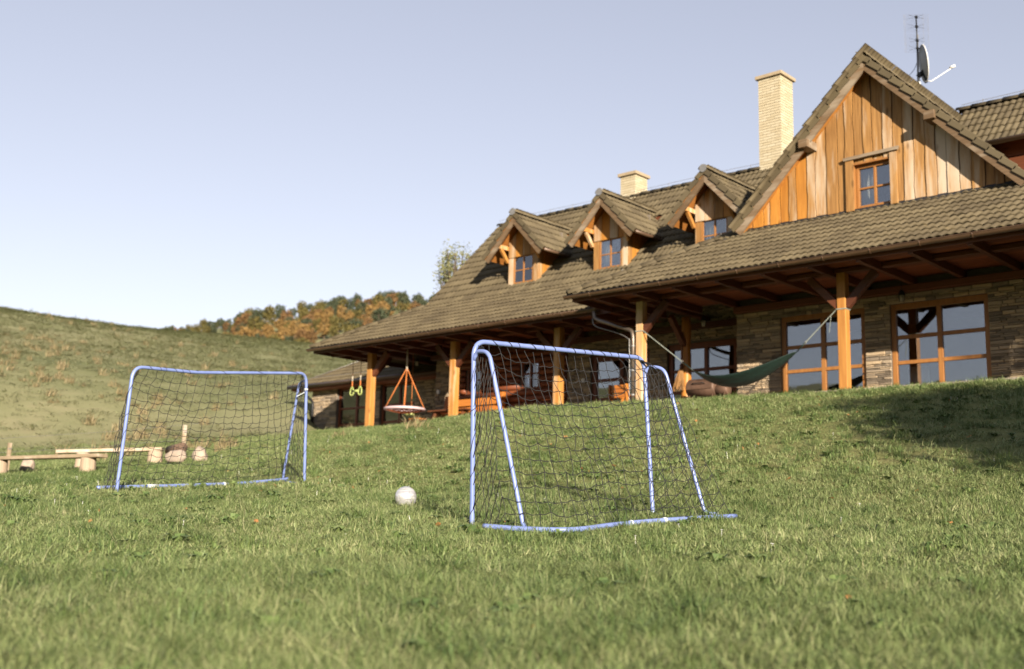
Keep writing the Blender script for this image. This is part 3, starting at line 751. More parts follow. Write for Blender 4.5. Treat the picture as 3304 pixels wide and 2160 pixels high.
while x < -6.85:
    wd = random.uniform(.17, .27); xe = min(x+wd, -6.83); over = k % 2
    y0 = Yw - (.030 if over else .008); th = .028
    ov = .0 if over else .004
    parts = [(GB, 20)]
    if xe > wopen[0]-.02 and x < wopen[1]+.02: parts = [(7.95, 20)]
    for zb_, ztp in parts:
        nn = 16; L_ = []; R_ = []
        tl, tr = min(ztp, gz_at(x-ov)), min(ztp, gz_at(xe+ov))
        if max(tl, tr) < zb_+.05: continue
        tl = max(tl, zb_+.005); tr = max(tr, zb_+.005)
        for i in range(nn+1):
            f_ = i/nn; zl_ = zb_+(tl-zb_)*f_; zr_ = zb_+(tr-zb_)*f_
            L_.append((x-ov+wavy(k, zl_)+.010, zl_)); R_.append((xe+ov+wavy(k+1, zr_)-.010, zr_))
        V = []; F = []
        for (a, b) in zip(L_, R_): V += [(a[0], y0, a[1]), (b[0], y0, b[1]), (b[0], y0+th, b[1]), (a[0], y0+th, a[1])]
        for i in range(nn):
            p = 4*i; q = p+4; F += [(p, p+1, q+1, q), (p+1, p+2, q+2, q+1), (p+3, p, q, q+3)]
        F += [(3, 2, 1, 0), (4*nn, 4*nn+1, 4*nn+2, 4*nn+3)]
        if x < GX < xe:   # peak plank: lift the middle by an extra wedge
            pass
        mk('plank', V, F, M_plankg if x < -11.9 else (M_plank if x > -11.2 or k % 3 else M_plankg), gw)
    x = xe; k += 1
# gable window with trim
tr = MB(); tr.bb(-10.50, -10.32, Yw-.07, Yw-.036, 6.90, 8.02); tl_ = tr.build('window_trim', M_plank, gw, bevel=.006)
tr = MB(); tr.bb(-9.52, -9.36, Yw-.07, Yw-.036, 6.90, 8.02); tr.build('window_trim', M_plank, gw, bevel=.006)
tr = MB(); tr.prism([(-10.52, Yw-.10, 8.02), (-9.34, Yw-.10, 8.045), (-9.30, Yw-.10, 8.12), (-10.55, Yw-.10, 8.09)], (0, .07, 0)); tr.build('window_head', M_barge, gw, bevel=.005)
tr = MB(); tr.bb(wopen[0]-.015, wopen[0]+.005, Yw-.035, Yw+.16, 6.95, 7.93); tr.bb(wopen[1]-.005, wopen[1]+.015, Yw-.035, Yw+.16, 6.95, 7.93); tr.bb(wopen[0]+.006, wopen[1]-.006, Yw-.034, Yw+.16, 7.91, 7.95); tr.build('window_reveal', M_frame, gw)
window(wopen[0]+.01, wopen[1]-.01, Yw+.07, 6.97, 7.91, 2, (.54, .46), house, M_frame, fw=.06, mw=.04)
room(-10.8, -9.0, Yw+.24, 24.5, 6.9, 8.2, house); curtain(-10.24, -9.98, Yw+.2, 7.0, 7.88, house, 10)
fl = MB(); fl.prism([(-13.05, Yw-.05, 6.84), (-13.05, Yw-.012, 6.95), (-13.05, Yw+.02, 6.95), (-13.05, Yw+.02, 6.78)], (6.4, 0, 0)); fl.build('flashing', M_flash, gw)
fl = MB(); fl.bb(-6.74, -6.45, Yw-.2, Yw+.25, 6.75, 7.12); fl.build('flashing', M_flash, gw)

# ---- dormers
def dormer(cx, yf):
    hw = .55; z0 = zb2+(yf-Yb); zev = DR-hw*DT
    m = MB()
    yb_ = lambda z_: Yb+(z_-zb2)
    for s in (-1, 1):
        xo = cx+s*hw
        m.prism([(xo, yf, z0-.1), (xo, yf, zev), (xo, yb_(zev)+.2, zev), (xo, yf+.1, z0-.1)], (-s*.05, 0, 0))
    wz0, wz1 = z0+.04, z0+.86; wx0, wx1 = cx-.38, cx+.38
    m.bb(cx-hw+.05, wx0, yf, yf+.06, z0-.1, zev); m.bb(wx1, cx+hw-.05, yf, yf+.06, z0-.1, zev); m.bb(wx0, wx1, yf, yf+.06, z0-.1, wz0)
    m.prism([(cx-hw+.05, yf+.005, wz1), (cx+hw-.05, yf+.005, wz1), (cx+hw-.05, yf+.005, zev+.02), (cx, yf+.005, DR-.1), (cx-hw+.05, yf+.005, zev+.02)], (0, .06, 0))
    D = m.build('dormer', M_plank, house)
    # upright planks: corner boards, side boards and the gable boards above the window head
    for s in (-1, 1):
        p = MB(); xa_ = cx+s*hw; xb_ = cx+s*.385
        p.bb(min(xa_, xb_)-.01, max(xa_, xb_)+(.01 if s > 0 else 0), yf-.03, yf-.002, z0-.02, wz1-.02); p.build('plank', M_plank, D, bevel=.004)
    n = 4; ww = (2*hw)/n
    for i in range(n):
        xa_, xb_ = cx-hw+i*ww+.006, cx-hw+(i+1)*ww-.006
        ta, tb = DR-.12-abs(xa_-cx)*DT, DR-.12-abs(xb_-cx)*DT; zb_ = wz1-.03+random.uniform(-.012, .012)
        p = MB(); p.prism([(xa_, yf-.055, zb_), (xb_, yf-.055, zb_), (xb_, yf-.055, max(tb, zb_+.02)), (xa_, yf-.055, max(ta, zb_+.02))], (0, .03, 0)); p.build('plank', M_plankg if i % 2 else M_plank, D, bevel=.003)
    x_ = cx+hw; y_ = yf
    for i in range(6):
        ya_, yb2 = yf+i*.165+.004, yf+(i+1)*.165-.004; za_ = zb2+(ya_-Yb)-.02; zb_ = zb2+(yb2-Yb)-.02
        if za_ > zev: break
        p = MB(); p.prism([(x_, ya_, za_), (x_, yb2, zb_), (x_, yb2, zev), (x_, ya_, zev)], (.03, 0, 0)); p.build('plank', M_plank if i < 1 else M_plankg, D, bevel=.003)
    # window
    m = MB(); fw = .05; Y = yf+.0
    def fr(a, b, c, d, y0=Y-.02, y1=Y+.04): m.bb(a, b, y0, y1, c, d)
    fr(wx0, wx0+fw, wz0, wz1); fr(wx1-fw, wx1, wz0, wz1); fr(wx0+fw, wx1-fw, wz1-fw, wz1, Y-.018); fr(wx0+fw, wx1-fw, wz0, wz0+fw, Y-.018)
    fr(cx-.022, cx+.022, wz0+fw, wz1-fw, Y-.014, Y+.035); zm = wz0+(wz1-wz0)*.48
    fr(wx0+fw, cx-.022, zm-.016, zm+.016, Y-.008, Y+.03); fr(cx+.022, wx1-fw, zm-.016, zm+.016, Y-.008, Y+.03)
    m.build('window_frame', M_frame, D, bevel=.004)
    for a, b in ((wx0+fw, cx-.022), (cx+.022, wx1-fw)):
        for c, d in ((wz0+fw, zm-.016), (zm+.016, wz1-fw)):
            p = MB(); p.bb(a, b, Y+.006, Y+.012, c, d); p.build('pane', M_glass, D)
    curtain(wx0+.06, cx-.06, Y+.09, wz0, wz1, D, 12, .018); curtain(wx1-.16, wx1-.05, Y+.11, wz0, wz1, D, 6, .018)
    r_ = MB(); r_.bb(cx-hw+.06, cx+hw-.06, yf+1.1, yf+1.12, z0, zev+.3); r_.bb(cx-hw+.06, cx+hw-.06, yf+.07, yf+1.1, z0-.06, z0-.04); r_.build('room_lining', M_room, D)
    fl = MB(); fl.prism([(cx-hw-.1, yf-.14, z0-.16), (cx+hw+.05, yf-.14, z0-.16), (cx+hw+.03, yf-.01, z0+.02), (cx-hw-.03, yf-.01, z0+.02)], (0, .02, .03)); fl.build('flashing', M_gutter, D)
    # roof: two slopes running back into the main roof
    vy = yf-.50; half = 1.10; da = math.atan(DT); dc, ds = math.cos(da), math.sin(da); yback = Yb+(DR-zb2)+.05
    for s in (-1, 1):
        xe = cx+s*half; ze = DR-half*DT
        yb1 = Yb+(ze-zb2)+.1
        rs = slab('dormer_roof', [(cx, vy+.02, DR), (cx, yback, DR), (xe, yb1, ze), (xe, vy+.02, ze)], .03, M_soffit, D)
        L = half/dc
        if s > 0: tm = tile_mats((xe, vy, ze), (0,1,0), (-dc,0,ds), yback-vy, L, inside=lambda c: c.z > zb2+(c.y-Yb)-.10)
        else: tm = tile_mats((xe, vy+math.ceil((yback-vy)/PW)*PW, ze), (0,-1,0), (dc,0,ds), yback-vy, L, inside=lambda c: c.z > zb2+(c.y-Yb)-.10)
        tf = join_tiles('tile_field', tm, D, [((0, Yb, zb2-.02), Vector((0, 1, -1)).normalized())])
        d = Vector((-s*dc, 0, ds)); nrm = Vector((s*ds, 0, dc)); k = 0
        while k*GA < L-.02:
            a = Vector((xe, vy-.012+s*.0015, ze)) + d*(k*GA); vb = MB(); vb.beam(a-d*.03+nrm*.04, a+d*min(GA, L-k*GA+.05), .028, .13, nrm); vb.build('verge_tile', M_tile, D, bevel=.005); k += 1
        a = Vector((xe, vy+.03, ze)) - nrm*.125 + d*.03; b_ = Vector((cx, vy+.03+s*.002, DR)) - nrm*.125 + d*.20
        E_ = Vector((xe, vy+.005, ze)); bb = MB()
        bb.prism([E_-nrm*.05, Vector((cx, vy+.005, DR-.05/dc)), Vector((cx, vy+.005, DR-.20/dc)), E_-nrm*.20], (0, .05, 0)); bb.build('barge_board', M_barge, D)
        # purlin with knee brace, rafter tails and side gutter
        xp = cx+s*.60; zp = DR-.60*DT-.22
        bb = MB(); bb.bb(xp-.055, xp+.055, vy+.06, yf+.3, zp-.06, zp+.06); bb.build('purlin_end', M_postw, D, bevel=.006)
        bb = MB(); bb.beam((xp, yf-.02, zp-.40), (xp, yf-.34, zp-.04), .08, .09, (0, 1, 1)); bb.build('brace', M_postw, D, bevel=.006)
        if s > 0:
            bb = MB(); bb.tube([(xe+.03, vy+.05, ze-.02), (xe+.03, yb1+.1, ze-.02)], .045, 8); bb.build('gutter', M_gutter, D, True)
    ridge_line((cx, vy-.05, DR+.02), (cx, yback, DR+.02), D, .04)
    e_ = MB(); e_.tube([(cx, vy-.052, DR+.055), (cx, vy-.035, DR+.055)], .105, 14); e_.build('ridge_end', M_galv, D, False)
for cx, yf in DORM: dormer(cx, yf)

# ---- chimneys
def chimney(x0, x1, y0, y1, zb_, zt_, single):
    c = MB(); c.bb(x0+.006, x1-.006, y0+.006, y1-.006, zb_-.6, zt_); ch = c.build('chimney', M_bmortar, house)
    ch_n = int((zt_-zb_+.4)/.0765); bl = .245; hh = .064; st = MB()
    meb = bpy.data.meshes.new('brick'); tb = MB(); tb.box((0,0,0), (1,1,1)); meb.from_pydata([tuple(v) for v in tb.v], [], tb.f); meb.materials.append(M_brick)
    for k in range(ch_n):
        z_ = zt_-.0765*(k+1)+.038
        for face in range(4):
            off = 0 if (k+face) % 2 else bl*.5
            a0, a1 = (x0, x1) if face in (0, 2) else (y0, y1)
            u = a0-off
            while u < a1:
                s_, e_ = max(u, a0), min(u+bl-.009, a1); u += bl
                if e_-s_ < .02: continue
                mid = (s_+e_)/2; L = e_-s_; pr = random.uniform(.0, .003)
                if face == 0: cpos, dim = (mid, y0+.012-pr, z_), (L, .03, hh)
                elif face == 1: cpos, dim = (x1-.012+pr, mid, z_), (.03, L, hh)
                elif face == 2: cpos, dim = (mid, y1-.012, z_), (L, .03, hh)
                else: cpos, dim = (x0+.012, mid, z_), (.03, L, hh)
                if face in (0, 1) and single:
                    m = Matrix.Diagonal((*dim, 1)); m.translation = cpos; inst('brick', meb, m, ch)
                else: st.box(cpos, dim, None, random.random())
    if st.v: st.build('brick_field', M_brick, ch, kind='stuff')
    cp = MB(); cp.bb(x0-.07, x1+.07, y0-.07, y1+.07, zt_+.002, zt_+.10); cp.build('chimney_cap', M_cap, ch, bevel=.01)
    cx, cy = (x0+x1)/2, (y0+y1)/2; fp = MB(); fp.tube([(cx, cy, zt_+.05), (cx, cy, zt_+.20)], .11, 14); fp.build('flue', M_cap, ch, True)
chimney(-15.05, -14.38, 26.40, 27.08, 9.85, 12.46, True); chimney(-19.74, -19.20, 26.40, 27.0, 9.75, 10.60, True)

# ------------------------------------------------------------------ roof antenna and dish
ax, ay, az0 = -9.93, 24.75, 10.22
ant = empty('aerial_mast', (ax, ay, az0), 'metal mast with wire grid aerial standing on the big gable ridge', 'antenna')
m = MB(); m.tube([(ax-.03, ay, az0), (ax-.01, ay, az0+.18), (ax, ay, az0+.4), (ax+.02, ay, az0+1.5)], .024, 10); m.build('mast', M_galv, ant, True)
m = MB(); m.tube([(ax+.05, ay-.03, az0+.02), (ax+.06, ay-.03, az0+.2), (ax+.03, ay-.03, az0+.45)], .018, 8); m.build('cable', M_white, ant, True)
m = MB(); m.tube([(ax+.035, ay-.05, az0+1.05), (ax+.03, ay-.05, az0+1.95)], .017, 8); m.build('aerial_boom', M_blackm, ant, True)
m = MB()
gdir = Vector((.80, .60, 0)); gc0 = Vector((ax, ay+.02, az0+1.55))
for i in range(-13, 14):
    if abs(i) < 1: continue
    p = gc0+Vector((0, 0, i*.036)); m.tube([p-gdir*.28, p+gdir*.28], .0016, 4)
for s in (-.28, -.25, 0, .16, .27): m.tube([gc0+gdir*s+Vector((0,0,-.47)), gc0+gdir*s+Vector((0,0,.47))], .0020, 4)
m.build('grid_reflector', M_wire, ant)
for dz in (1.12, 1.32, 1.66, 1.9):
    m = MB(); pc = Vector((ax+.05, ay-.09, az0+dz)); m.box(pc, (.05, .07, .05))
    for a in (-1, 1):
        for b in (-1, 1): m.tube([pc, pc+gdir*(.17*a)+Vector((0, -.03, .05*b))], .003, 4)
    m.build('dipole', M_blackm, ant)
m = MB(); m.tube(smoothpts([(ax, ay, az0+.85), (ax-.10, ay, az0+.65), (ax-.35, ay-.02, az0+.45), (ax-.65, ay-.02, az0+.42), (ax-.95, ay-.03, az0+.42)], 6), .007, 5); m.build('loose_cable', M_blackm, ant, True)
dish = empty('satellite_dish', (ax+.15, ay, az0+.4), 'grey satellite dish with white receiver arm beside the roof mast', 'dish')
# dish normal points away to the right
dn = Vector((.82, .55, .12)).normalized(); du = Vector((0,0,1)); du = (du-dn*du.dot(dn)).normalized(); ds_ = du.cross(dn)
dc_ = Vector((ax+.155, ay-.02, az0+.74)); V = []; F = []; nr_, na_ = 6, 28
for i in range(nr_+1):
    for k in range(na_):
        a = 2*math.pi*k/na_; q = i/nr_; V.append(dc_ + (du*math.sin(a)*.44 + ds_*math.cos(a)*.40)*q + dn*(.07*q*q-.07))
for i in range(nr_):
    for k in range(na_): l = (k+1) % na_; F.append((i*na_+k, i*na_+l, (i+1)*na_+l, (i+1)*na_+k))
o = mk('reflector', V, F, M_dish, dish, True); md = o.modifiers.new('thick', 'SOLIDIFY'); md.thickness = .012
m = MB(); m.tube([dc_ + (du*math.sin(2*math.pi*k/na_)*.44 + ds_*math.cos(2*math.pi*k/na_)*.40) for k in range(na_)], .012, 6, True); m.build('rim', M_white, dish, True)
bt = dc_-du*.43; m = MB(); m.tube([bt, bt+dn*.10-du*.02, bt+dn*.62+du*.24], .011, 8); m.build('arm', M_white, dish, True)
e_ = bt+dn*.62+du*.24
for dd, rr_ in ((Vector((0,0,0)), .035), (ds_*.09+du*.02, .03)):
    m = MB(); m.tube([e_+dd-dn*.05+du*.0, e_+dd+dn*.05+du*.03], rr_, 12); m.build('receiver', M_white, dish, True)
m = MB(); m.beam((ax, ay-.01, az0+.46), dc_-du*.22-dn*.08, .07, .09); m.beam(dc_-du*.16-dn*.06, dc_-du*.46-dn*.01, .10, .06, dn); m.build('bracket', M_blackm, dish)

# ------------------------------------------------------------------ goals
def tube_mat():
    m, t, b, o = newmat('lavender_blue_paint'); v = coords(t)
    n = noise(t, v, 40, 5, .7); n2 = noise(t, v, 6, 4)
    c = ramp(t, [(.3, (.155,.21,.46)), (.7, (.21,.275,.55))], n2)
    ch = N(t, 'ShaderNodeMapRange'); ch.inputs[1].default_value = .70; ch.inputs[2].default_value = .74; t.links.new(n, ch.inputs[0])
    c = mixc(t, ch.outputs[0], c, (.62,.60,.56))
    t.links.new(c, b.inputs['Base Color']); b.inputs['Roughness'].default_value = .38; b.inputs['Specular IOR Level'].default_value = .5; return m
M_goal = tube_mat()
M_cord = plain('dark_net_cord', (.016,.016,.017), .85, nscale=30, var=.3)
M_tape = plain('pale_tape', (.62,.66,.70), .5)
def onz(p, dz=0): return Vector((p[0], p[1], tz(p[0], p[1])+dz))
def helix(mb, a, b, turns, rad, r=.0028, ph=0):
    a = Vector(a); b = Vector(b); d = (b-a).normalized(); ref = Vector((0,0,1)) if abs(d.z) < .9 else Vector((1,0,0)); u = d.cross(ref).normalized(); v = d.cross(u)
    n = int(turns*9); pts = []
    for k in range(n+1):
        t = k/n; an = ph+2*math.pi*turns*t + 1.1*math.sin(t*17+ph); pts.append(a+(b-a)*(t+.012*math.sin(t*41)) + (u*math.cos(an)+v*math.sin(an))*rad*(1+.12*abs(math.sin(t*23+ph))))
    mb.tube(pts, r, 4)
def goal(FL, FR, TLp, TRp, BL, BR, joint, sh, bar, label, cell, rowsn, kink=0, seed=1, tape=(), span=(.1, .97)):
    """FL/FR front feet, TL/TR crossbar corners, BL/BR rear feet, bar = points of the ground bar"""
    rs = random.Random(seed)
    FL, FR, BL, BR = onz(FL, -.01), onz(FR, -.01), onz(BL, .025), onz(BR, .025); TLp, TRp = Vector(TLp), Vector(TRp)
    g = empty('football_goal', (FL+FR)/2, label, 'goal', 'small steel football goals')
    rt = .0200
    k1 = TLp.lerp(TRp, .33) + Vector((0, 0, kink))
    frame_pts = rounded([FL + (BL-FL).normalized()*.10+Vector((0,0,-.005)), FL, TLp, TRp, FR, FR + (BR-FR).normalized()*.10], .13, 8)
    if kink: frame_pts = rounded([FL + (BL-FL).normalized()*.06, FL, TLp, k1, TRp, FR, FR + (BR-FR).normalized()*.06], .15, 8)
    m = MB(); m.tube(frame_pts, rt, 14); m.build('front_frame', M_goal, g, True)
    sup = []
    for (F_, T_, B_, nm) in ((FL, TLp, BL, 'l'), (FR, TRp, BR, 'r')):
        J = F_.lerp(T_, joint); out = Vector((B_.x-F_.x, B_.y-F_.y, 0)).normalized()
        S = J + out*sh + Vector((0, 0, .035)); pts = rounded([J+Vector((0,0,-.02)), J+out*.035+Vector((0,0,.055)), S, B_, B_+out*.12+Vector((0,0,-.006))], .11, 7)
        m = MB(); m.tube(pts, rt*.86, 12); m.build('rear_support', M_goal, g, True); sup.append((J, S, B_))
        m = MB(); m.tube([F_+out*.08+Vector((0,0,-.01)), B_+Vector((0,0,-.012))], rt*.8, 10); m.build('side_bar', M_goal, g, True)
    bp = [onz(p, .032) for p in bar]; bp = smoothpts(bp, 6)
    m = MB(); m.tube(bp, rt*1.02, 12); m.build('ground_bar', M_goal, g, True)
    # net
    m = MB(); NU, NV = cell, rowsn; r = .0031
    def barat(u):
        f_ = u*(len(bp)-1); i = min(int(f_), len(bp)-2); return bp[i].lerp(bp[i+1], f_-i)
    top = lambda u: (TLp.lerp(k1, u/.33) if u < .33 else k1.lerp(TRp, (u-.33)/.67)) if kink else TLp.lerp(TRp, u)
    jit = [[Vector((rs.gauss(0,.010), rs.gauss(0,.012), rs.gauss(0,.012))) for v in range(NV+1)] for u in range(NU+1)]
    def P(u, v):
        uu = min(max(u, 0.0), 1.0); a = top(.03+.94*uu)-Vector((0,0,rt)); b = barat(span[0]+(span[1]-span[0])*uu)
        SL = sup[0][1].lerp(sup[1][1], uu)
        # path over the shoulder line then down to the bar, slack in the middle
        mid = SL + Vector((0, 0, -.03))
        v0 = .16
        edge = a.lerp(mid, v/v0) if v < v0 else mid.lerp(b, (v-v0)/(1-v0))
        dirc = a.lerp(b, v); e = abs(2*uu-1)**4*.95; p = edge*e + dirc*(1-e)
        sag = math.sin(math.pi*uu)*(1-v)**.7*math.sin(math.pi*min(1, v*1.4+.10))
        p = p + Vector((0, 0, -.085*sag)); i = min(int(uu*NU), NU); j = min(int(v*NV), NV)
        return p
    grid = [[P(i/NU, j/NV) + (jit[i][j] if 0 < j < NV else jit[i][j]*.3) for j in range(NV+1)] for i in range(NU+1)]
    for i in range(NU+1):
        for j in range(NV+1):
            grid[i][j].z = max(grid[i][j].z, tz(grid[i][j].x, grid[i][j].y)+.02)
    def cord(a, b, s=.05):
        L = (a-b).length; c = (a+b)/2 + Vector((rs.gauss(0,.004), rs.gauss(0,.004), -L*s)); m.tube([a, c, b], r, 4, caps=False)
    for i in range(NU+1):
        for j in range(NV):
            cord(grid[i][j], grid[i][j+1], .0)
    for j in range(1, NV+1):
        for i in range(NU): cord(grid[i][j], grid[i+1][j], .10)
    # side nets: diamond mesh between the front post and the edge of the back net
    for si, (F_, T_, col_) in enumerate(((FL, TLp, grid[0]), (FR, TRp, grid[NU]))):
        npn = 5
        def S(u, j): 
            v = j/NV; a = T_.lerp(F_, v*.97+.02); p = a.lerp(col_[j], u) + Vector((rs.gauss(0,.008), rs.gauss(0,.008), rs.gauss(0,.012)-.05*math.sin(math.pi*u)*v)); p.z = max(p.z, tz(p.x, p.y)+.015); return p
        sg = [[(col_[j] if i == npn else S(i/npn, j)) for j in range(NV+1)] for i in range(npn+1)]
        for j in range(NV):
            for i in range(npn):
                if (i+j) % 1 == 0:
                    cord(sg[i][j], sg[i][j+1], 0); 
                    cord(sg[i][j+1], sg[i+1][j], .02)
    # lacing of the net round the tubes
    helix(m, TLp.lerp(TRp, .05), (k1 if kink else TLp.lerp(TRp, .5)), 7, rt+.003, ph=.4)
    helix(m, (k1 if kink else TLp.lerp(TRp, .5)), TLp.lerp(TRp, .96), 8 if not kink else 3, rt+.003, ph=2)
    for (F_, T_) in ((FL, TLp), (FR, TRp)): helix(m, F_.lerp(T_, .03), F_.lerp(T_, .9), 5, rt+.003, ph=1+F_.x)
    for (J, S_, B_) in sup: helix(m, S_.lerp(B_, .03), S_.lerp(B_, .97), 6, rt*.86+.003, ph=J.y)
    helix(m, bp[2], bp[-3], 7, rt+.003, ph=.2)
    m.build('net', M_cord, g)
    for (u0, u1, where) in tape:
        if where == 'bar': a, b = barat(u0), barat(u1)
        else: a, b = FR.lerp(TRp, u0), FR.lerp(TRp, u1)
        mt = MB(); mt.tube([a, b], rt+.0045, 12); mt.build('tape', M_tape, g, True)
    return g
goal((-6.276, 6.493), (-6.12, 8.714), (-6.205, 6.38, 1.495), (-6.19, 8.66, 1.655), (-5.66, 6.41), (-5.655, 8.86), .905, .19,
     [(-5.95, 6.28), (-5.62, 6.36), (-5.33, 6.56), (-5.36, 7.05), (-5.37, 7.45), (-5.31, 8.1), (-5.27, 8.75)],
     'lavender blue goal nearest the hammock with its back net and ground bar outward', 20, 14, seed=3, tape=((.63, .637, 'bar'), (.75, .757, 'bar')))
gl = goal((-11.95, 6.60), (-12.55, 9.68), (-11.84, 6.62, 1.775), (-12.40, 9.50, 2.085), (-12.47, 6.886), (-13.135, 9.753), .90, .19,
     [(-12.40, 6.60), (-12.42, 6.95), (-12.55, 7.7), (-12.85, 8.82), (-13.10, 9.70), (-13.16, 9.85)],
     'lavender blue goal with a bent crossbar beside the log benches', 21, 15, kink=-.045, seed=9, span=(.06, .93), tape=((.30, .34, 'bar'), (.55, .56, 'bar'), (.845, .862, 'post')))
# small plastic tag hanging from the tape on the bent goal
m = MB(); m.beam((-12.47, 9.55, 1.83), (-12.60, 9.53, 1.78), .04, .012); m.build('tape_end', M_tape, gl)

# ------------------------------------------------------------------ ball
bx, by = -8.364, 7.702; br_ = .108; bz = tz(bx, by)+br_-.008
def ball_mat():
    m, t, b, o = newmat('worn_silver_ball'); v = coords(t, (3, 3, 20)); n = noise(t, v, 3, 4)
    c = ramp(t, [(.3, (.52,.52,.54)), (.7, (.85,.84,.82))], n); t.links.new(c, b.inputs['Base Color']); b.inputs['Roughness'].default_value = .27; b.inputs['Metallic'].default_value = .55; return m
M_ball = ball_mat()
bm = bmesh.new(); bmesh.ops.create_icosphere(bm, subdivisions=5, radius=1)
ico = bmesh.new(); bmesh.ops.create_icosphere(ico, subdivisions=1, radius=1); ico.verts.ensure_lookup_table()
cen = [v.co.normalized() for v in ico.verts]; fc = [f.calc_center_median().normalized() for f in ico.faces]
for v in bm.verts:
    d = v.co.normalized()
    ds2 = sorted([(math.acos(max(-1, min(1, d.dot(c))))*1.17, 0) for c in cen] + [(math.acos(max(-1, min(1, d.dot(c)))), 1) for c in fc])
    gap = ds2[1][0]-ds2[0][0]; v.co = d*(1 - .035*math.exp(-(gap/.06)**2))
me = bpy.data.meshes.new('football'); bm.to_mesh(me); bm.free(); ico.free(); me.polygons.foreach_set('use_smooth', [True]*len(me.polygons)); me.materials.append(M_ball)
o = bpy.data.objects.new('football', me); o.location = (bx, by, bz); o.scale = (br_,)*3; o.rotation_euler = (.4, .3, .9); col.objects.link(o)
tag(o, 'worn silver white football lying on the lawn between the goals', 'ball')

# ------------------------------------------------------------------ hammock between the porch posts
M_ham = plain('dark_green_nylon', (.008,.021,.016), .5, 0, 5, .2, stretch=(1, 6, 6)); M_strap = plain('grey_webbing', (.30,.33,.29), .8)
ham = empty('hammock', (-12.1, 20.45, 3.13), 'dark green fabric hammock slung between the two porch posts', 'hammock')
A = Vector((-13.32, 20.46, 3.52)); B = Vector((-10.88, 20.46, 3.72)); V = []; F = []; nu, nv = 44, 18
for i in range(nu+1):
    u = i/nu; lo = A.lerp(B, u) + Vector((0, 0, -.50*(1-(2*u-1)**2)*(1+.25*(.5-u))))
    wdt = .015+.30*math.sin(math.pi*u)**.75
    for j in range(nv+1):
        a = (j/nv-.5)*2; rip = .010*math.sin(j*1.9+3*u)*math.sin(math.pi*u)
        hh = (abs(a)**1.8)*(.235*math.sin(math.pi*u)**.8)
        V.append(lo + Vector((0, a*wdt + rip, hh + .006*math.cos(j*2.7+5*u)*math.sin(math.pi*u))))
for i in range(nu):
    for j in range(nv): p = i*(nv+1)+j; F.append((p, p+nv+1, p+nv+2, p+1))
o = mk('fabric', V, F, M_ham, ham, True); md = o.modifiers.new('thick', 'SOLIDIFY'); md.thickness = .003
for (e, pst) in ((A, Vector((-14.62, 20.42, 4.52))), (B, Vector((-9.99, 20.42, 4.47)))):
    k = e.lerp(pst, .22); m = MB(); m.tube([e, k], .013, 6); m.build('gathering_cord', M_ham, ham, True)
    m = MB(); m.beam(k, pst, .030, .008); m.build('strap', M_strap, ham)
    m = MB(); m.tube([k+Vector((.02*math.cos(a), 0, .035*math.sin(a))) for a in np.linspace(0, 6.28, 11)[:-1]], .005, 6, True); m.build('carabiner', M_galv, ham, True)
    m = MB(); c = Vector((-14.72 if e is A else -9.89, 20.5, pst.z)); m.tube([c+Vector((sx*.097, sy*.097, 0)) for sx, sy in ((-1,-1), (1,-1), (1,1), (-1,1))], .012, 4, True); m.build('strap_loop', M_strap, ham)
m = MB(); m.beam((-10.10, 20.40, 4.35), (-10.14, 20.39, 4.02), .02, .004); m.build('strap_tail', M_strap, ham)

# ------------------------------------------------------------------ swings
M_orange = plain('orange_rope', (.55,.17,.04), .8); M_white_rope = plain('pale_rope', (.52,.46,.36), .9); M_ring = plain('pinkish_padded_ring', (.55,.42,.44), .7); M_lime = plain('lime_plastic', (.38,.44,.14), .45)
sx_, sy_ = -24.05, 21.97; zr_ = 3.43
sw = empty('nest_swing', (sx_, sy_, zr_), 'round nest swing on orange ropes hanging from the porch', 'swing')
ring = [(sx_+.56*math.cos(a), sy_+.56*math.sin(a), zr_) for a in np.linspace(0, 2*math.pi, 33)[:-1]]
m = MB(); m.tube(ring, .04, 10, True); m.build('padded_ring', M_ring, sw, True)
m = MB()
for k in range(-5, 6):
    q = k/5.5*.54; L = math.sqrt(max(0, .54**2-q*q))
    for ax_ in (0, 1):
        pts = [((sx_+q, sy_+L*t, zr_-.10*(1-t*t)*(1-(q/.54)**2)-.01) if ax_ else (sx_+L*t, sy_+q, zr_-.10*(1-t*t)*(1-(q/.54)**2)-.01)) for t in np.linspace(-1, 1, 7)]
        m.tube(pts, .012, 5)
m.build('rope_seat', plain('red_orange_rope', (.42,.12,.05), .8), sw, True)
kn = Vector((sx_+.03, sy_, 4.62))
for a in (.75, 2.4, 3.9, 5.5):
    m = MB(); m.tube([(sx_+.56*math.cos(a), sy_+.56*math.sin(a), zr_+.02), kn], .014, 6); m.build('rope', M_orange, sw, True)
m = MB(); m.tube([kn-Vector((0,0,.1)), kn+Vector((0,0,.12)), (kn.x, kn.y, 5.16)], [.028, .03, .022], 8); m.build('hanging_rope', M_white_rope, sw, True)
tp = empty('trapeze_rings', (-26.23, sy_, 4.0), 'lime green trapeze with two hand rings hanging by the end post', 'trapeze')
for i, x in enumerate((-26.42, -26.05)):
    rg = [(x+.072*math.cos(a)*(1-.35*math.sin(a)), sy_, 4.10+.13*math.sin(a)) for a in np.linspace(0, 2*math.pi, 21)[:-1]]
    m = MB(); m.tube(rg, .018, 8, True); m.build('hand_ring', M_lime, tp, True)
    m = MB(); m.tube([(x, sy_, 4.22), (x, sy_, 4.40)], .018, 6); m.build('rope_cover', M_orange, tp, True)
    m = MB(); m.tube([(x, sy_, 4.40), (x, sy_, 4.56)], .017, 6); m.build('rope_end', M_white_rope, tp, True)
    m = MB(); m.tube([(x, sy_, 4.55), (x, sy_, 5.16)], .010, 6); m.build('rope', M_furnd, tp, True)
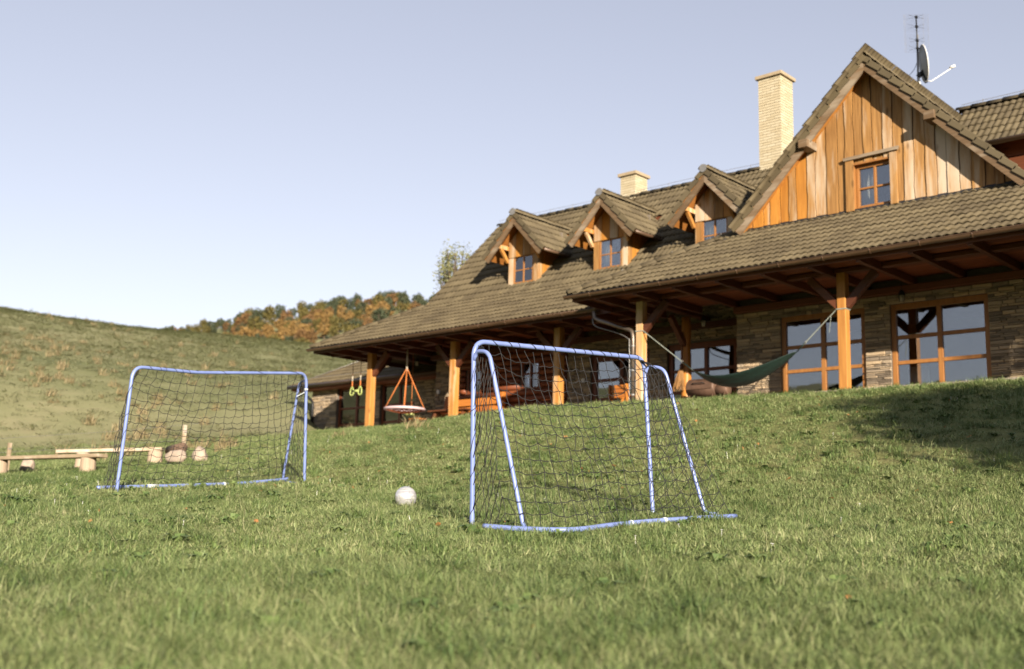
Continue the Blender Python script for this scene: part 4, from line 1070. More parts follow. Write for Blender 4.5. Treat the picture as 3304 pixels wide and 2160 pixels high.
m = MB(); m.tube([(-26.34, sy_, 4.10), (-26.13, sy_, 4.10)], .035, 10); m.build('bar', M_lime, tp, True)
ds3 = empty('disc_swing', (-24.45, 22.6, 3.36), 'small lime disc swing on a thin rope behind the nest swing', 'swing')
m = MB(); m.tube([(-24.45, 22.6, 3.32), (-24.45, 22.6, 3.36), (-24.45, 22.6, 3.40)], [.17, .20, .15], 18); m.build('seat', M_lime, ds3, True)
m = MB(); m.tube([(-24.45, 22.6, 3.38), (-24.45, 22.6, 5.16)], .009, 6); m.build('rope', M_orange, ds3, True)

# ------------------------------------------------------------------ porch furniture
M_smoke = plain('rusty_brown_steel', (.125,.072,.048), .55, .25, 7, .25, bmp=.1)
smk = empty('barrel_smoker', (-13.85, 21.6, ZF), 'rusty brown barrel smoker with side firebox standing behind the hammock', 'grill')
cz = 3.30
def drum(x0, x1, y, z_, r, n=22):
    m = MB(); m.tube([(x0-.015, y, z_), (x0, y, z_), (x1, y, z_), (x1+.015, y, z_)], [r*.86, r, r, r*.86], n); return m
drum(-14.15, -13.45, 21.6, cz, .20).build('barrel', M_smoke, smk, True)
V = []; F = []; n = 14
for x in (-14.13, -13.47):
    for k in range(n+1): a = R(-10)+R(200)*k/n; V.append((x, 21.6-.215*math.cos(a), cz+.215*math.sin(a)))
for k in range(n): F.append((k, k+1, n+2+k, n+1+k))
F += [tuple(range(n, -1, -1)), tuple(range(n+1, 2*n+2))]
mk('lid', V, F, M_smoke, smk, False)
m = MB(); m.tube(rounded([(-13.95, 21.41, cz+.07), (-13.95, 21.35, cz+.09), (-13.65, 21.35, cz+.09), (-13.65, 21.41, cz+.07)], .03), .011, 6); m.build('handle', M_blackm, smk, True)
drum(-13.43, -13.16, 21.6, cz-.07, .125).build('firebox', M_smoke, smk, True)
for x in (-14.1, -13.5, -13.2):
    for s in (-1, 1): m = MB(); m.tube([(x, 21.6+s*.10, cz-.12), (x+.0, 21.6+s*.2, ZF)], .013, 6); m.build('leg', M_smoke, smk, True)
m = MB(); m.bb(-14.1, -13.5, 21.48, 21.72, 2.98, 3.0); m.build('lower_shelf', M_smoke, smk)
# twig broom
bro = empty('twig_broom', (-14.72, 22.12, 3.3), 'twig broom hung head down on the round porch post above the smoker', 'broom')
m = MB()
for k in range(150):
    a = random.uniform(0, 6.28); q = random.random()**.5; tip = Vector((-14.80+.17*q*math.cos(a), 22.10+.10*q*math.sin(a), 3.36+.12*random.random()-.02*q))
    st = Vector((-14.74+.03*q*math.cos(a), 22.12+.03*q*math.sin(a), 3.92)); m.tube([st, st.lerp(tip, .5)+Vector((random.gauss(0,.012), 0, 0)), tip], .0035, 3, caps=False)
m.build('twigs', plain('dry_twigs', (.33,.17,.06), .9), bro, kind='stuff')
m = MB(); m.tube([(-14.735, 22.12, 3.88), (-14.73, 22.12, 3.98)], .045, 8); m.build('binding', M_furnd, bro, True)
m = MB(); m.tube([(-14.735, 22.13, 3.9), (-14.70, 22.13, 4.75)], .016, 8); m.build('handle', M_furnd, bro, True)
# garden chair seen from behind
ch = empty('garden_chair', (-16.33, 22.0, ZF), 'orange brown wooden garden chair beside the downspout post', 'chair')
cx, cy = -16.33, 22.0
for s in (-1, 1):
    m = MB(); m.beam((cx+s*.27, cy-.12, ZF), (cx+s*.24, cy-.30+.10, ZF+.74), .05, .10, (0, 1, 0)); m.build('back_post', M_furn, ch, bevel=.01)
    m = MB(); m.beam((cx+s*.27, cy+.36, ZF), (cx+s*.27, cy+.34, ZF+.46), .05, .09, (0, 1, 0)); m.build('front_leg', M_furn, ch, bevel=.01)
    m = MB(); m.beam((cx+s*.27, cy-.2, ZF+.46), (cx+s*.27, cy+.38, ZF+.48), .09, .035); m.build('armrest', M_furn, ch, bevel=.01)
for zq in (.46, .58, .68):
    m = MB(); m.bb(cx-.22, cx+.22, cy-.20, cy-.17, ZF+zq-.045, ZF+zq+.045); m.build('back_slat', M_furn, ch, bevel=.006)
for k in range(4):
    m = MB(); m.bb(cx-.24, cx+.24, cy-.12+k*.12, cy-.02+k*.12, ZF+.29, ZF+.32); m.build('seat_slat', M_furn, ch, bevel=.005)
# rustic bench against the log wall
be = empty('rustic_bench', (-22.2, 22.85, ZF), 'heavy orange wooden bench with high plank back against the log wall', 'bench')
for k, zq in enumerate((.55, .78)):
    m = MB(); m.bb(-23.35, -21.15, 22.97, 23.03, ZF+zq-.1, ZF+zq+.1); m.build('back_plank', M_furn, be, bevel=.012)
m = MB(); m.bb(-23.35, -21.15, 22.55, 22.95, ZF+.38, ZF+.44); m.build('seat', M_furn, be, bevel=.012)
m = MB(); m.bb(-23.3, -21.2, 22.57, 22.60, ZF+.08, ZF+.36); m.build('front_board', M_furn, be, bevel=.01)
for x in (-23.3, -21.2):
    m = MB(); m.prism([(x-.08, 22.5, ZF), (x-.08, 23.05, ZF), (x-.08, 23.05, ZF+1.0), (x-.08, 22.92, ZF+1.0), (x-.08, 22.85, ZF+.6), (x-.08, 22.5, ZF+.55)], (.16, 0, 0)); m.build('side_panel', M_furn, be, bevel=.015)
tb = empty('picnic_table', (-22.0, 22.35, ZF), 'dark wooden picnic table behind the porch post before the bench', 'table')
for k in range(3):
    m = MB(); m.bb(-23.2, -21.7, 22.06+k*.135, 22.18+k*.135, ZF+.46, ZF+.50); m.build('top_plank', M_furnd, tb, bevel=.008)
for x in (-23.0, -21.9):
    for s in (-1, 1): m = MB(); m.beam((x, 22.25+s*.24, ZF), (x, 22.25+s*.06, ZF+.46), .07, .07, (1, 0, 0)); m.build('leg', M_furnd, tb, bevel=.008)
for i, (x, y, hh, rot) in enumerate(((-23.75, 22.3, .30, .3), (-23.45, 21.85, .26, -.2))):
    st = empty('rustic_stool', (x, y, ZF), ('taller' if i == 0 else 'shorter')+' rough wooden stool left of the picnic table', 'stool', 'rough stools on the porch')
    m = MB(); m.box((x, y, ZF+hh), (.42, .20, .04), Matrix.Rotation(rot, 3, 'Z')); m.build('seat', M_furn, st, bevel=.008)
    for a in range(4):
        an = rot+a*math.pi/2+.6; m = MB(); m.tube([(x+.07*math.cos(an), y+.07*math.sin(an), ZF+hh), (x+.15*math.cos(an), y+.15*math.sin(an), ZF)], .018, 7); m.build('leg', M_furnd, st, True)
b2 = empty('low_bench', (-20.6, 22.6, ZF), 'low plank bench under the small log wall window', 'bench')
m = MB(); m.bb(-21.0, -19.4, 22.4, 22.75, ZF+.40, ZF+.45); m.build('seat', M_furn, b2, bevel=.01)
for x in (-20.85, -19.55): m = MB(); m.bb(x-.04, x+.04, 22.42, 22.73, ZF, ZF+.40); m.build('leg', M_furn, b2, bevel=.01)
# switch boxes and porch lanterns
for i, (x, y, zq, lb) in enumerate(((-23.94, Yb-.075, 4.05, 'white socket box on the stone pier by the nest swing'), (-18.50, Yb-.075, 3.99, 'white socket box on the stone beside the glazed door'))):
    s_ = empty('socket_box', (x, y, zq), lb, 'socket', 'socket boxes on the porch wall')
    m = MB(); m.bb(x-.05, x+.05, y-.02, y+.03, zq-.055, zq+.055); m.build('housing', M_white, s_, bevel=.008)
    m = MB(); m.bb(x-.035, x+.035, y-.03, y-.021, zq-.035, zq+.035); m.build('cover', M_white, s_, bevel=.004)
M_lampglass = plain('lantern_glass', (.45,.42,.33), .25)
for (x, y, zq, lb) in ((-24.6, 22.9, 4.95, 'small black lantern under the porch beside the swing'), (-14.05, 22.0, 4.9, 'small black lantern above the barrel smoker'), (-9.3, 21.9, 4.9, 'small black lantern behind the hammock post brace')):
    l_ = empty('porch_lantern', (x, y, zq), lb, 'lamp', 'porch lanterns')
    m = MB(); m.tube([(x, y, zq+.13), (x, y, zq+.10), (x, y, zq+.02)], [.02, .05, .075], 8); m.tube([(x, y, zq+.12), (x, y, 5.15)], .008, 5); m.build('cap', M_blackm, l_)
    m = MB(); m.tube([(x, y, zq+.02), (x, y, zq-.10)], [.06, .042], 8); m.build('glass', M_lampglass, l_, True)
    m = MB()
    for k in range(6): a = k*math.pi/3; m.tube([(x+.064*math.cos(a), y+.064*math.sin(a), zq+.02), (x+.045*math.cos(a), y+.045*math.sin(a), zq-.11)], .005, 4)
    m.build('cage', M_blackm, l_)

# ------------------------------------------------------------------ log benches, stakes, stones at the lawn edge
def lumpy(name, c, s, mat, label, cat, seed, group=None, parent=None, rotz=0):
    bm = bmesh.new(); bmesh.ops.create_icosphere(bm, subdivisions=3, radius=1)
    for v in bm.verts:
        n_ = mnoise.noise(v.co*1.4+Vector((seed*3.7, 0, 0)))*.35 + mnoise.noise(v.co*3.5+Vector((0, seed*1.7, 0)))*.12
        v.co *= (1+n_); v.co.z = max(v.co.z, -.55)
    me = bpy.data.meshes.new(name); bm.to_mesh(me); bm.free(); me.polygons.foreach_set('use_smooth', [True]*len(me.polygons)); me.materials.append(mat)
    o = bpy.data.objects.new(name, me); o.location = c; o.scale = s; o.rotation_euler = (0, 0, rotz); col.objects.link(o)
    return tag(o, label, cat, group)
M_rock = plain('pale_field_stone', (.34,.27,.21), .9, nscale=5, var=.25, bmp=.5)
def stump(p, r, h, parent, taper=1.08):
    z0 = tz(p[0], p[1])-.06; m = MB(); n = 18; vs = []
    prof = [1+.05*mnoise.noise(Vector((k*.9, p[0], p[1]))) for k in range(n)]
    for (f_, q) in ((0, taper), (.5, 1.0), (.97, .98), (1, .94)):
        for k in range(n): a = 2*math.pi*k/n; vs.append((p[0]+r*q*prof[k]*math.cos(a), p[1]+r*q*prof[k]*math.sin(a), z0+(h+.06)*f_))
    fs = [(i*n+k, i*n+(k+1) % n, (i+1)*n+(k+1) % n, (i+1)*n+k) for i in range(3) for k in range(n)] + [tuple(3*n+k for k in range(n))]
    m.add(vs, fs); o = m.build('stump', M_stump, parent); return o
def plank_seat(a, b, wd, th, parent, dz): m = MB(); m.beam(Vector(a)+Vector((0,0,dz)), Vector(b)+Vector((0,0,dz)), wd, th); return m.build('seat_plank', M_rawwood, parent, bevel=.015)
def lb(ax, ay, bx_, by_, hseat, stps, label):
    g = empty('log_bench', ((ax+bx_)/2, (ay+by_)/2, tz((ax+bx_)/2, (ay+by_)/2)), label, 'bench', 'plank benches by the meadow')
    za_, zb_ = tz(ax, ay)+hseat, tz(bx_, by_)+hseat; zz = (za_+zb_)/2
    plank_seat((ax, ay, zz*.5+za_*.5), (bx_, by_, zz*.5+zb_*.5), .26, .07, g, .035)
    for t in stps:
        px, py = ax+(bx_-ax)*t, ay+(by_-ay)*t; stump((px, py), .145, (zz*.5+za_*.5)*(1-t)+(zz*.5+zb_*.5)*t-tz(px, py), g)
    return g
lb(-24.6, 9.55, -20.25, 10.85, .29, (.40, .92), 'weathered plank bench on pale tree stumps at the lawn edge')
lb(-22.4, 11.0, -21.0, 12.55, .29, (.25, .93), 'shorter plank bench on stumps behind the long one')
lumpy('field_stone', (-23.05, 10.72, tz(-23.05, 10.72)+.10), (.17, .13, .19), M_rock, 'pointed pale boulder beside the wooden stake', 'stone', 4, 'pale boulders along the lawn edge')
lumpy('field_stone', (-19.82, 12.15, tz(-19.82, 12.15)+.12), (.21, .15, .16), M_rock, 'rounded pale boulder at the end of the short bench', 'stone', 7, 'pale boulders along the lawn edge', rotz=.6)
lumpy('field_stone', (-19.12, 12.22, tz(-19.12, 12.22)+.12), (.15, .12, .18), M_rock, 'blocky pale boulder beside the rounded one', 'stone', 12, 'pale boulders along the lawn edge', rotz=.3)
lg = empty('bark_log', (-20.35, 12.5, tz(-20.35, 12.5)+.2), 'dark barked log propped between boulder and bench', 'log')
m = MB(); m.tube([(-20.75, 12.55, tz(-20.7, 12.5)+.24), (-20.05, 12.42, tz(-20, 12.4)+.30)], .10, 14); m.build('bark', plain('dark_bark', (.12,.075,.05), .9, nscale=18, var=.4, bmp=.6), lg, True)
m = MB(); m.tube([(-20.765, 12.553, tz(-20.7, 12.5)+.2398), (-20.75, 12.55, tz(-20.7, 12.5)+.24)], .092, 14); m.build('cut_end', M_stump, lg, True)
for (x, y, h, l_) in ((-23.72, 10.6, .62, 'pale wooden stake at the end of the plank bench'), (-20.75, 12.85, .72, 'pale wooden stake behind the boulders and bent goal net')):
    z0 = tz(x, y); s_ = empty('fence_stake', (x, y, z0), l_, 'stake', 'wooden stakes along the meadow')
    m = MB(); m.beam((x, y, z0-.1), (x+.03, y, z0+h), .075, .055, (1, 0, 0)); m.build('shaft', M_rawwood, s_, bevel=.008)
    m = MB(); m.tube([(x+.03, y-.03, z0+h*.8), (x+.03, y+.03, z0+h*.8), (x+.04, y+.035, z0+h*.78)], .03, 6); m.build('wire_staple', M_galv, s_)
for dz in (.42, .72):
    a = Vector((-23.69, 10.72, tz(-23.72, 10.75)+dz)); b = Vector((-20.32, 12.92, tz(-20.35, 12.95)+dz)); 
    wf = MB(); wf.tube([a-(b-a)*1.2, a, (a+b)/2-Vector((0,0,.03)), b], .003, 4)
    o = wf.build('fence_wire', M_galv); tag(o, ('upper' if dz > .5 else 'lower')+' thin wire strung between the wooden stakes', 'wire', 'fence wires')

# ------------------------------------------------------------------ trees
def leafmat(name, c0, c1, trans=.3):
    m, t, b, o = newmat(name); r = rnd(t); n = noise(t, coords(t), .35, 3)
    at = N(t, 'ShaderNodeAttribute', attribute_name='tint'); f = math_(t, 'ADD', math_(t, 'MULTIPLY', at.outputs['Fac'], .6), math_(t, 'MULTIPLY', r, .4))
    c = ramp(t, [(.1, c0), (.9, c1)], f, .62); t.links.new(c, b.inputs['Base Color']); b.inputs['Roughness'].default_value = .7; b.inputs['Specular IOR Level'].default_value = .15
    tl = N(t, 'ShaderNodeBsdfTranslucent'); t.links.new(c, tl.inputs[0]); mx = N(t, 'ShaderNodeMixShader'); mx.inputs[0].default_value = trans
    t.links.new(b.outputs[0], mx.inputs[1]); t.links.new(tl.outputs[0], mx.inputs[2]); t.links.new(mx.outputs[0], o.inputs[0]); return m
M_bark = plain('tree_bark', (.11,.08,.055), .95, nscale=12, var=.35, bmp=.6)
def leaves(mb, c, rad, n, size, rs, squash=1.0):
    for k in range(n):
        d = Vector((rs.gauss(0,1), rs.gauss(0,1), rs.gauss(0,1))).normalized(); q = rs.random()**.45
        p = Vector(c)+Vector((d.x*rad*q, d.y*rad*q, d.z*rad*q*squash)); nrm = (d*.7+Vector((rs.gauss(0,.6), rs.gauss(0,.6), rs.gauss(0,.6)+.2))).normalized()
        u = nrm.cross(Vector((rs.gauss(0,1), rs.gauss(0,1), rs.gauss(0,1)))).normalized(); v = nrm.cross(u); s = size*rs.uniform(.6, 1.3)
        mb.add([p-u*s*.5, p+v*s*.32, p+u*s*.5, p-v*s*.32], [(0,1,2,3)], rs.random())
def tree_parts(seed, H, crown_r, base, nclump, nleaf, lsize, kind='round'):
    rs = random.Random(seed); tr = MB(); cr = MB()
    pts = [(0, 0, -.3)]; x = y = 0
    for k in range(1, 7): x += rs.gauss(0, .02*H*.3); y += rs.gauss(0, .02*H*.3); pts.append((x, y, H*.92*k/6))
    tr.tube(pts, [H*.022*(1-.85*k/6)+.01 for k in range(7)], 7)
    for k in range(nclump):
        if kind == 'cone':
            f_ = (k+.5)/nclump; hz = base+(H-base)*f_; rr = crown_r*(1-f_)**.9*rs.uniform(.55, 1.0); a = k*2.4; c = (rr*.6*math.cos(a), rr*.6*math.sin(a), hz); lr = max(.25, crown_r*.45*(1-f_)+.2); sq = .6
        elif kind == 'wisp':
            f_ = rs.random(); hz = base+(H-base)*f_; rr = crown_r*rs.random()**.6*(1-.5*f_); a = rs.uniform(0, 6.28); c = (rr*math.cos(a), rr*math.sin(a), hz); lr = crown_r*.26; sq = 1.6
        else:
            a = k*2.4+rs.uniform(-.4,.4); f_ = (k+.5)/nclump; el = math.asin(2*f_-1)*.9; rr = crown_r*.68*rs.uniform(.7, 1.05); mid = (base+H)/2; vr = (H-base)/2*.72
            c = (rr*math.cos(a)*math.cos(el), rr*math.sin(a)*math.cos(el), mid+vr*math.sin(el)*rs.uniform(.85,1.1)); lr = crown_r*rs.uniform(.28,.5); sq = .85
        hb = max(base*.5, min(c[2]-lr, H*.8)*.75); hb = min(hb, H*.85)
        tr.tube([(0, 0, hb), (c[0]*.5, c[1]*.5, (hb+c[2])/2+.1), c], [H*.008, H*.005, H*.002+.004], 5, caps=False)
        leaves(cr, c, lr, nleaf, lsize, rs, sq)
    return tr, cr
def near_tree(name, loc, seed, H, cr_, base, ncl, nl, ls, mat, label, kind='round'):
    e = empty(name, loc, label, 'tree'); tr, cr = tree_parts(seed, H, cr_, base, ncl, nl, ls, kind)
    L = Vector(loc)
    a = mk('trunk', [Vector(v)+L for v in tr.v], tr.f, M_bark, e, True); b = mk('crown', [Vector(v)+L for v in cr.v], cr.f, mat, e, False, cr.t); return e
ML_shade = leafmat('shade_tree_leaf', (.05,.09,.02), (.11,.15,.04))
near_tree('garden_tree', (11.0, 5.7, tz(11.0, 5.7)-.1), 5, 9.7, 3.3, 3.8, 44, 520, .22, ML_shade, 'leafy garden tree whose crown shades the upper lawn')
near_tree('garden_tree', (14.3, 10.4, tz(14.3, 10.4)-.1), 8, 14.5, 3.0, 7.2, 30, 520, .21, ML_shade, 'taller leafy garden tree shading the end of the porch wall')
# camera-independent place of the wispy tree behind the roof end
near_tree('larch_tree', (-38.4, 38.0, 3.2), 21, 10.3, 1.5, 3.0, 100, 60, .12, leafmat('yellow_green_leaf', (.20,.22,.09), (.40,.38,.18)), 'wispy yellow green tree rising behind the lodge roof', 'wisp')
near_tree('larch_tree', (-42.2, 38.4, 3.2), 33, 7.9, 1.1, 2.5, 40, 60, .11, leafmat('grey_green_leaf', (.18,.21,.11), (.32,.34,.19)), 'thin bare-topped sapling left of the wispy tree behind the roof', 'wisp')
kinds = [('golden', (.26,.155,.05), (.41,.26,.095), 'round', 'golden yellow autumn tree on the far wooded hillside'),
         ('rust', (.20,.115,.05), (.31,.18,.075), 'round', 'rust orange autumn tree on the far wooded hillside'),
         ('olive', (.12,.105,.03), (.22,.18,.06), 'round', 'olive brown half-bare tree on the far wooded hillside'),
         ('green', (.065,.085,.045), (.125,.14,.08), 'round', 'dark green leafy tree on the far wooded hillside'),
         ('pine', (.055,.085,.05), (.11,.145,.09), 'cone', 'grey green pine on the far wooded hillside')]
FM = {}
for nm, c0, c1, kd, lab in kinds:
    mt = leafmat(nm+'_foliage', c0, c1, .2); lst = []
    for s in range(3):
        tr, cr = tree_parts(hash(nm) % 50+s*7 if False else len(nm)*3+s*7, 8.0 if kd == 'round' else 10, 3.0 if kd == 'round' else 2.3, 1.3, 15 if kd == 'round' else 16, 46, .75, kd)
        me = bpy.data.meshes.new(nm+'_tree'); nv = len(tr.v); me.from_pydata([tuple(v) for v in tr.v+cr.v], [], tr.f+[tuple(i+nv for i in f) for f in cr.f])
        me.materials.append(M_bark); me.materials.append(mt); me.polygons.foreach_set('material_index', [0]*len(tr.f)+[1]*len(cr.f))
        a_ = me.attributes.new('tint', 'FLOAT', 'FACE'); a_.data.foreach_set('value', np.array(tr.t+cr.t, dtype=np.float32)); lst.append(me)
    FM[nm] = (lst, lab)
rs = random.Random(4); cnt = 0; placed = []
while cnt < 298:
    ph = rs.uniform(-60.2, -43.5); r = math.sqrt(rs.uniform(296**2, 426**2)); x, y = r*math.sin(R(ph)), r*math.cos(R(ph))
    if any((x-a)**2+(y-b)**2 < 3.0**2 for a, b in placed): continue
    placed.append((x, y)); f_ = (r-296)/130
    g_ = mnoise.noise(Vector((x*.02, y*.02, 0)))
    q = rs.random()+g_*.5
    left = max(0, (-ph-55)/5)
    if f_ > .80: nm = 'pine' if q < -.2 else ('green' if q < .62 else 'olive')
    elif f_ > .62: nm = 'olive' if q < .4 else ('green' if q < .6 else 'rust')
    else: nm = 'golden' if q < .40 else ('rust' if q < .58 else ('olive' if q < .82 else 'green'))
    if left > .35 and rs.random() < .6: nm = rs.choice(('rust', 'olive', 'green', 'olive'))
    lst, lab = FM[nm]; o = bpy.data.objects.new(nm+'_tree', rs.choice(lst)); s = rs.uniform(.75, 1.15)*(.55 if left > .2 else .74)
    o.location = (x, y, tz(x, y)-.3); o.scale = (s*rs.uniform(.9,1.15), s*rs.uniform(.9,1.15), s*rs.uniform(.85,1.2)); o.rotation_euler = (0, 0, rs.uniform(0, 6.28)); col.objects.link(o)
    tag(o, lab, 'tree', nm+' trees on the far wooded hillside'); cnt += 1

# ------------------------------------------------------------------ grass
def grass_mat(name, stops, trans=.10, wscale=.35):
    m, t, b, o = newmat(name); at = N(t, 'ShaderNodeAttribute', attribute_name='tint'); oi = N(t, 'ShaderNodeObjectInfo')
    v = coords(t); n1 = noise(t, v, wscale, 4, .6); n2 = noise(t, v, wscale*6, 4, .6); n3 = noise(t, v, wscale*26, 3, .6)
    f = math_(t, 'ADD', math_(t, 'MULTIPLY', at.outputs['Fac'], .24), math_(t, 'ADD', math_(t, 'MULTIPLY', oi.outputs['Random'], .10), math_(t, 'ADD', math_(t, 'MULTIPLY', n1, .26), math_(t, 'ADD', math_(t, 'MULTIPLY', n2, .26), math_(t, 'MULTIPLY', n3, .20)))))
    c = ramp(t, stops, f, 1.13); t.links.new(c, b.inputs['Base Color']); b.inputs['Roughness'].default_value = .55; b.inputs['Specular IOR Level'].default_value = .25
    tl = N(t, 'ShaderNodeBsdfTranslucent'); t.links.new(c, tl.inputs[0]); mx = N(t, 'ShaderNodeMixShader'); mx.inputs[0].default_value = trans
    t.links.new(b.outputs[0], mx.inputs[1]); t.links.new(tl.outputs[0], mx.inputs[2]); t.links.new(mx.outputs[0], o.inputs[0]); return m
M_grass = grass_mat('lawn_blade', [(.33, (.040,.070,.020)), (.46, (.092,.128,.042)), (.58, (.150,.180,.070)), (.70, (.225,.228,.115)), (.84, (.38,.34,.21))])
M_mead = grass_mat('meadow_blade', [(.30, (.095,.115,.048)), (.46, (.138,.152,.070)), (.6, (.175,.178,.09)), (.78, (.225,.205,.12))], wscale=.06)
M_rust = grass_mat('bracken', [(.3, (.12,.10,.05)), (.5, (.17,.138,.072)), (.75, (.22,.175,.098))], wscale=.3)
def tuft(name, nb, rad, h0, h1, wd, bend, mat, seed):
    rs = random.Random(seed); mb = MB()
    for k in range(nb):
        a = rs.uniform(0, 6.28); q = rad*math.sqrt(rs.random()); p = Vector((q*math.cos(a), q*math.sin(a), -.012)); h = rs.uniform(h0, h1); d = rs.uniform(0, 6.28)
        ln = h*bend*rs.uniform(.25, 1.3); dv = Vector((math.cos(d), math.sin(d), 0)); sd = Vector((-dv.y, dv.x, 0)); w0 = wd*rs.uniform(.7, 1.25)
        m1 = p+dv*ln*.3+Vector((0,0,h*.58)); tp_ = p+dv*ln+Vector((0,0,h)); 
        mb.add([p-sd*w0*.5, p+sd*w0*.5, m1+sd*w0*.42, m1-sd*w0*.42, tp_], [(0,1,2,3), (3,2,4)], rs.random()**1.1)
    me = bpy.data.meshes.new(name); me.from_pydata([tuple(v) for v in mb.v], [], mb.f); a_ = me.attributes.new('tint', 'FLOAT', 'FACE'); a_.data.foreach_set('value', np.array(mb.t, dtype=np.float32)); me.materials.append(mat)
    return bpy.data.objects.new(name, me)
def scatter(name, X, Y, scl, sources, label, cat, seed=0, lean=.12):
    rg = np.random.default_rng(seed); n = len(X); Z = terrain(X, Y)
    me = bpy.data.meshes.new(name); me.vertices.add(n); me.vertices.foreach_set('co', np.stack([X, Y, Z], 1).astype(np.float32).ravel())
    a = me.attributes.new('rot', 'FLOAT_VECTOR', 'POINT'); a.data.foreach_set('vector', np.stack([rg.normal(0, lean, n), rg.normal(0, lean, n), rg.uniform(0, 6.283, n)], 1).astype(np.float32).ravel())
    a = me.attributes.new('scl', 'FLOAT_VECTOR', 'POINT'); a.data.foreach_set('vector', np.stack([scl[0], scl[0], scl[1]], 1).astype(np.float32).ravel())
    a = me.attributes.new('idx', 'INT', 'POINT'); a.data.foreach_set('value', rg.integers(0, len(sources), n).astype(np.int32))
    o = bpy.data.objects.new(name, me); col.objects.link(o); tag(o, label, cat, None, 'stuff')
    src = bpy.data.collections.new(name+'_source')
    for s in sources: src.objects.link(s)
    ng = bpy.data.node_groups.new(name, 'GeometryNodeTree'); ng.interface.new_socket('Geometry', in_out='INPUT', socket_type='NodeSocketGeometry'); ng.interface.new_socket('Geometry', in_out='OUTPUT', socket_type='NodeSocketGeometry')
    gi = ng.nodes.new('NodeGroupInput'); go = ng.nodes.new('NodeGroupOutput'); ip = ng.nodes.new('GeometryNodeInstanceOnPoints'); ci = ng.nodes.new('GeometryNodeCollectionInfo')
    ci.inputs[0].default_value = src; ci.inputs[1].default_value = True; ci.inputs[2].default_value = True; ip.inputs['Pick Instance'].default_value = True
    m2p = ng.nodes.new('GeometryNodeMeshToPoints'); ng.links.new(gi.outputs[0], m2p.inputs[0])
    ng.links.new(m2p.outputs[0], ip.inputs['Points']); ng.links.new(ci.outputs[0], ip.inputs['Instance'])
    def na(nm, ty): q = ng.nodes.new('GeometryNodeInputNamedAttribute'); q.data_type = ty; q.inputs[0].default_value = nm; return q.outputs[0]
    e2r = ng.nodes.new('FunctionNodeEulerToRotation'); ng.links.new(na('rot', 'FLOAT_VECTOR'), e2r.inputs[0]); ng.links.new(e2r.outputs[0], ip.inputs['Rotation'])
    ng.links.new(na('scl', 'FLOAT_VECTOR'), ip.inputs['Scale']); ng.links.new(na('idx', 'INT'), ip.inputs['Instance Index'])
    ng.links.new(ip.outputs[0], go.inputs[0]); md = o.modifiers.new('grow', 'NODES'); md.node_group = ng; return o
yawd = YAW
def sector(n, r0, r1, a0, a1, seed):
    rg = np.random.default_rng(seed); r = np.sqrt(rg.uniform(r0*r0, r1*r1, n)); a = yawd+np.radians(rg.uniform(a0, a1, n)); return r*np.sin(a), r*np.cos(a), rg
def onlawn(x, y):
    ok = np.ones(len(x), bool)
    ye = np.where(x > -15.6, 20.13, 21.0); inl = (x > -32) & (y > ye); ok &= ~inl
    ok &= ~((x <= -27.6) & (y > 21.0+(-27.6-x)*.66) & (x > -33) & (y < 31)); return ok
def patchy(x, y, rg, keep=.0):
    d = np.full(len(x), 9.0)
    for sx, sy, rad in ((-6.95, 6.75, .26), (-6.62, 6.72, .18), (-5.9, 7.3, .22), (-1.35, 5.9, .35), (-12.0, 7.6, .26)): d = np.minimum(d, np.hypot(x-sx, y-sy)/rad)
    return (d > 1) | (rg.random(len(x)) < .22)
# three bands of lawn, finer near the camera
bands = [(11500, 2.0, 6.5, .07, 34, .0036, .026, .078, 'a'), (22000, 6.5, 13.5, .085, 30, .0048, .024, .070, 'b'), (36000, 13.5, 34, .11, 26, .0078, .026, .072, 'c')]
for (n, r0, r1, rad, nb, wd, h0, h1, k) in bands:
    X, Y, rg = sector(int(n*1.3) if k != 'c' else n, 1.2 if k == 'a' else r0, r1, -43 if k != 'c' else -33, 43 if k != 'c' else 34, ord(k)); ok = onlawn(X, Y) & patchy(X, Y, rg) & (np.hypot(X-bx, Y-by) > .07); X, Y = X[ok], Y[ok]
    ln = np.array([mnoise.noise(Vector((x*.5, y*.5, 3))) + .6*mnoise.noise(Vector((x*1.7, y*1.7, 9))) for x, y in zip(X, Y)])
    hs = ((.95 if k == 'a' else .78)*(1+.55*ln+rg.normal(0, .2, len(X)))).clip(.35, 2.0)
    for bl_ in ([(-5.95, 6.28), (-5.62, 6.36), (-5.33, 6.56), (-5.36, 7.05), (-5.37, 7.45), (-5.31, 8.1), (-5.27, 8.75)], [(-12.66, 6.42), (-12.60, 6.8), (-12.60, 7.7), (-12.87, 8.82), (-13.12, 9.72)]):
        for (p0, p1) in zip(bl_[:-1], bl_[1:]):
            for q_ in np.linspace(0, 1, 6): hs = np.where((np.hypot(X-(p0[0]+(p1[0]-p0[0])*q_), Y-(p0[1]+(p1[1]-p0[1])*q_)) < .22), np.minimum(hs, .55), hs); ws = rg.uniform(.85, 1.25, len(X))
    src = [tuft('grass_tuft_'+k+str(i), nb, rad, h0, h1, wd, 1.5 if k == 'a' else 1.2, M_grass, 100+i+ord(k)*10) for i in range(6)]
    scatter('lawn_grass', X, Y, (ws, hs), src, {'a': 'short lawn grass in the foreground', 'b': 'short lawn grass around the goals', 'c': 'short lawn grass up the bank to the lodge'}[k], 'grass', ord(k), .22)
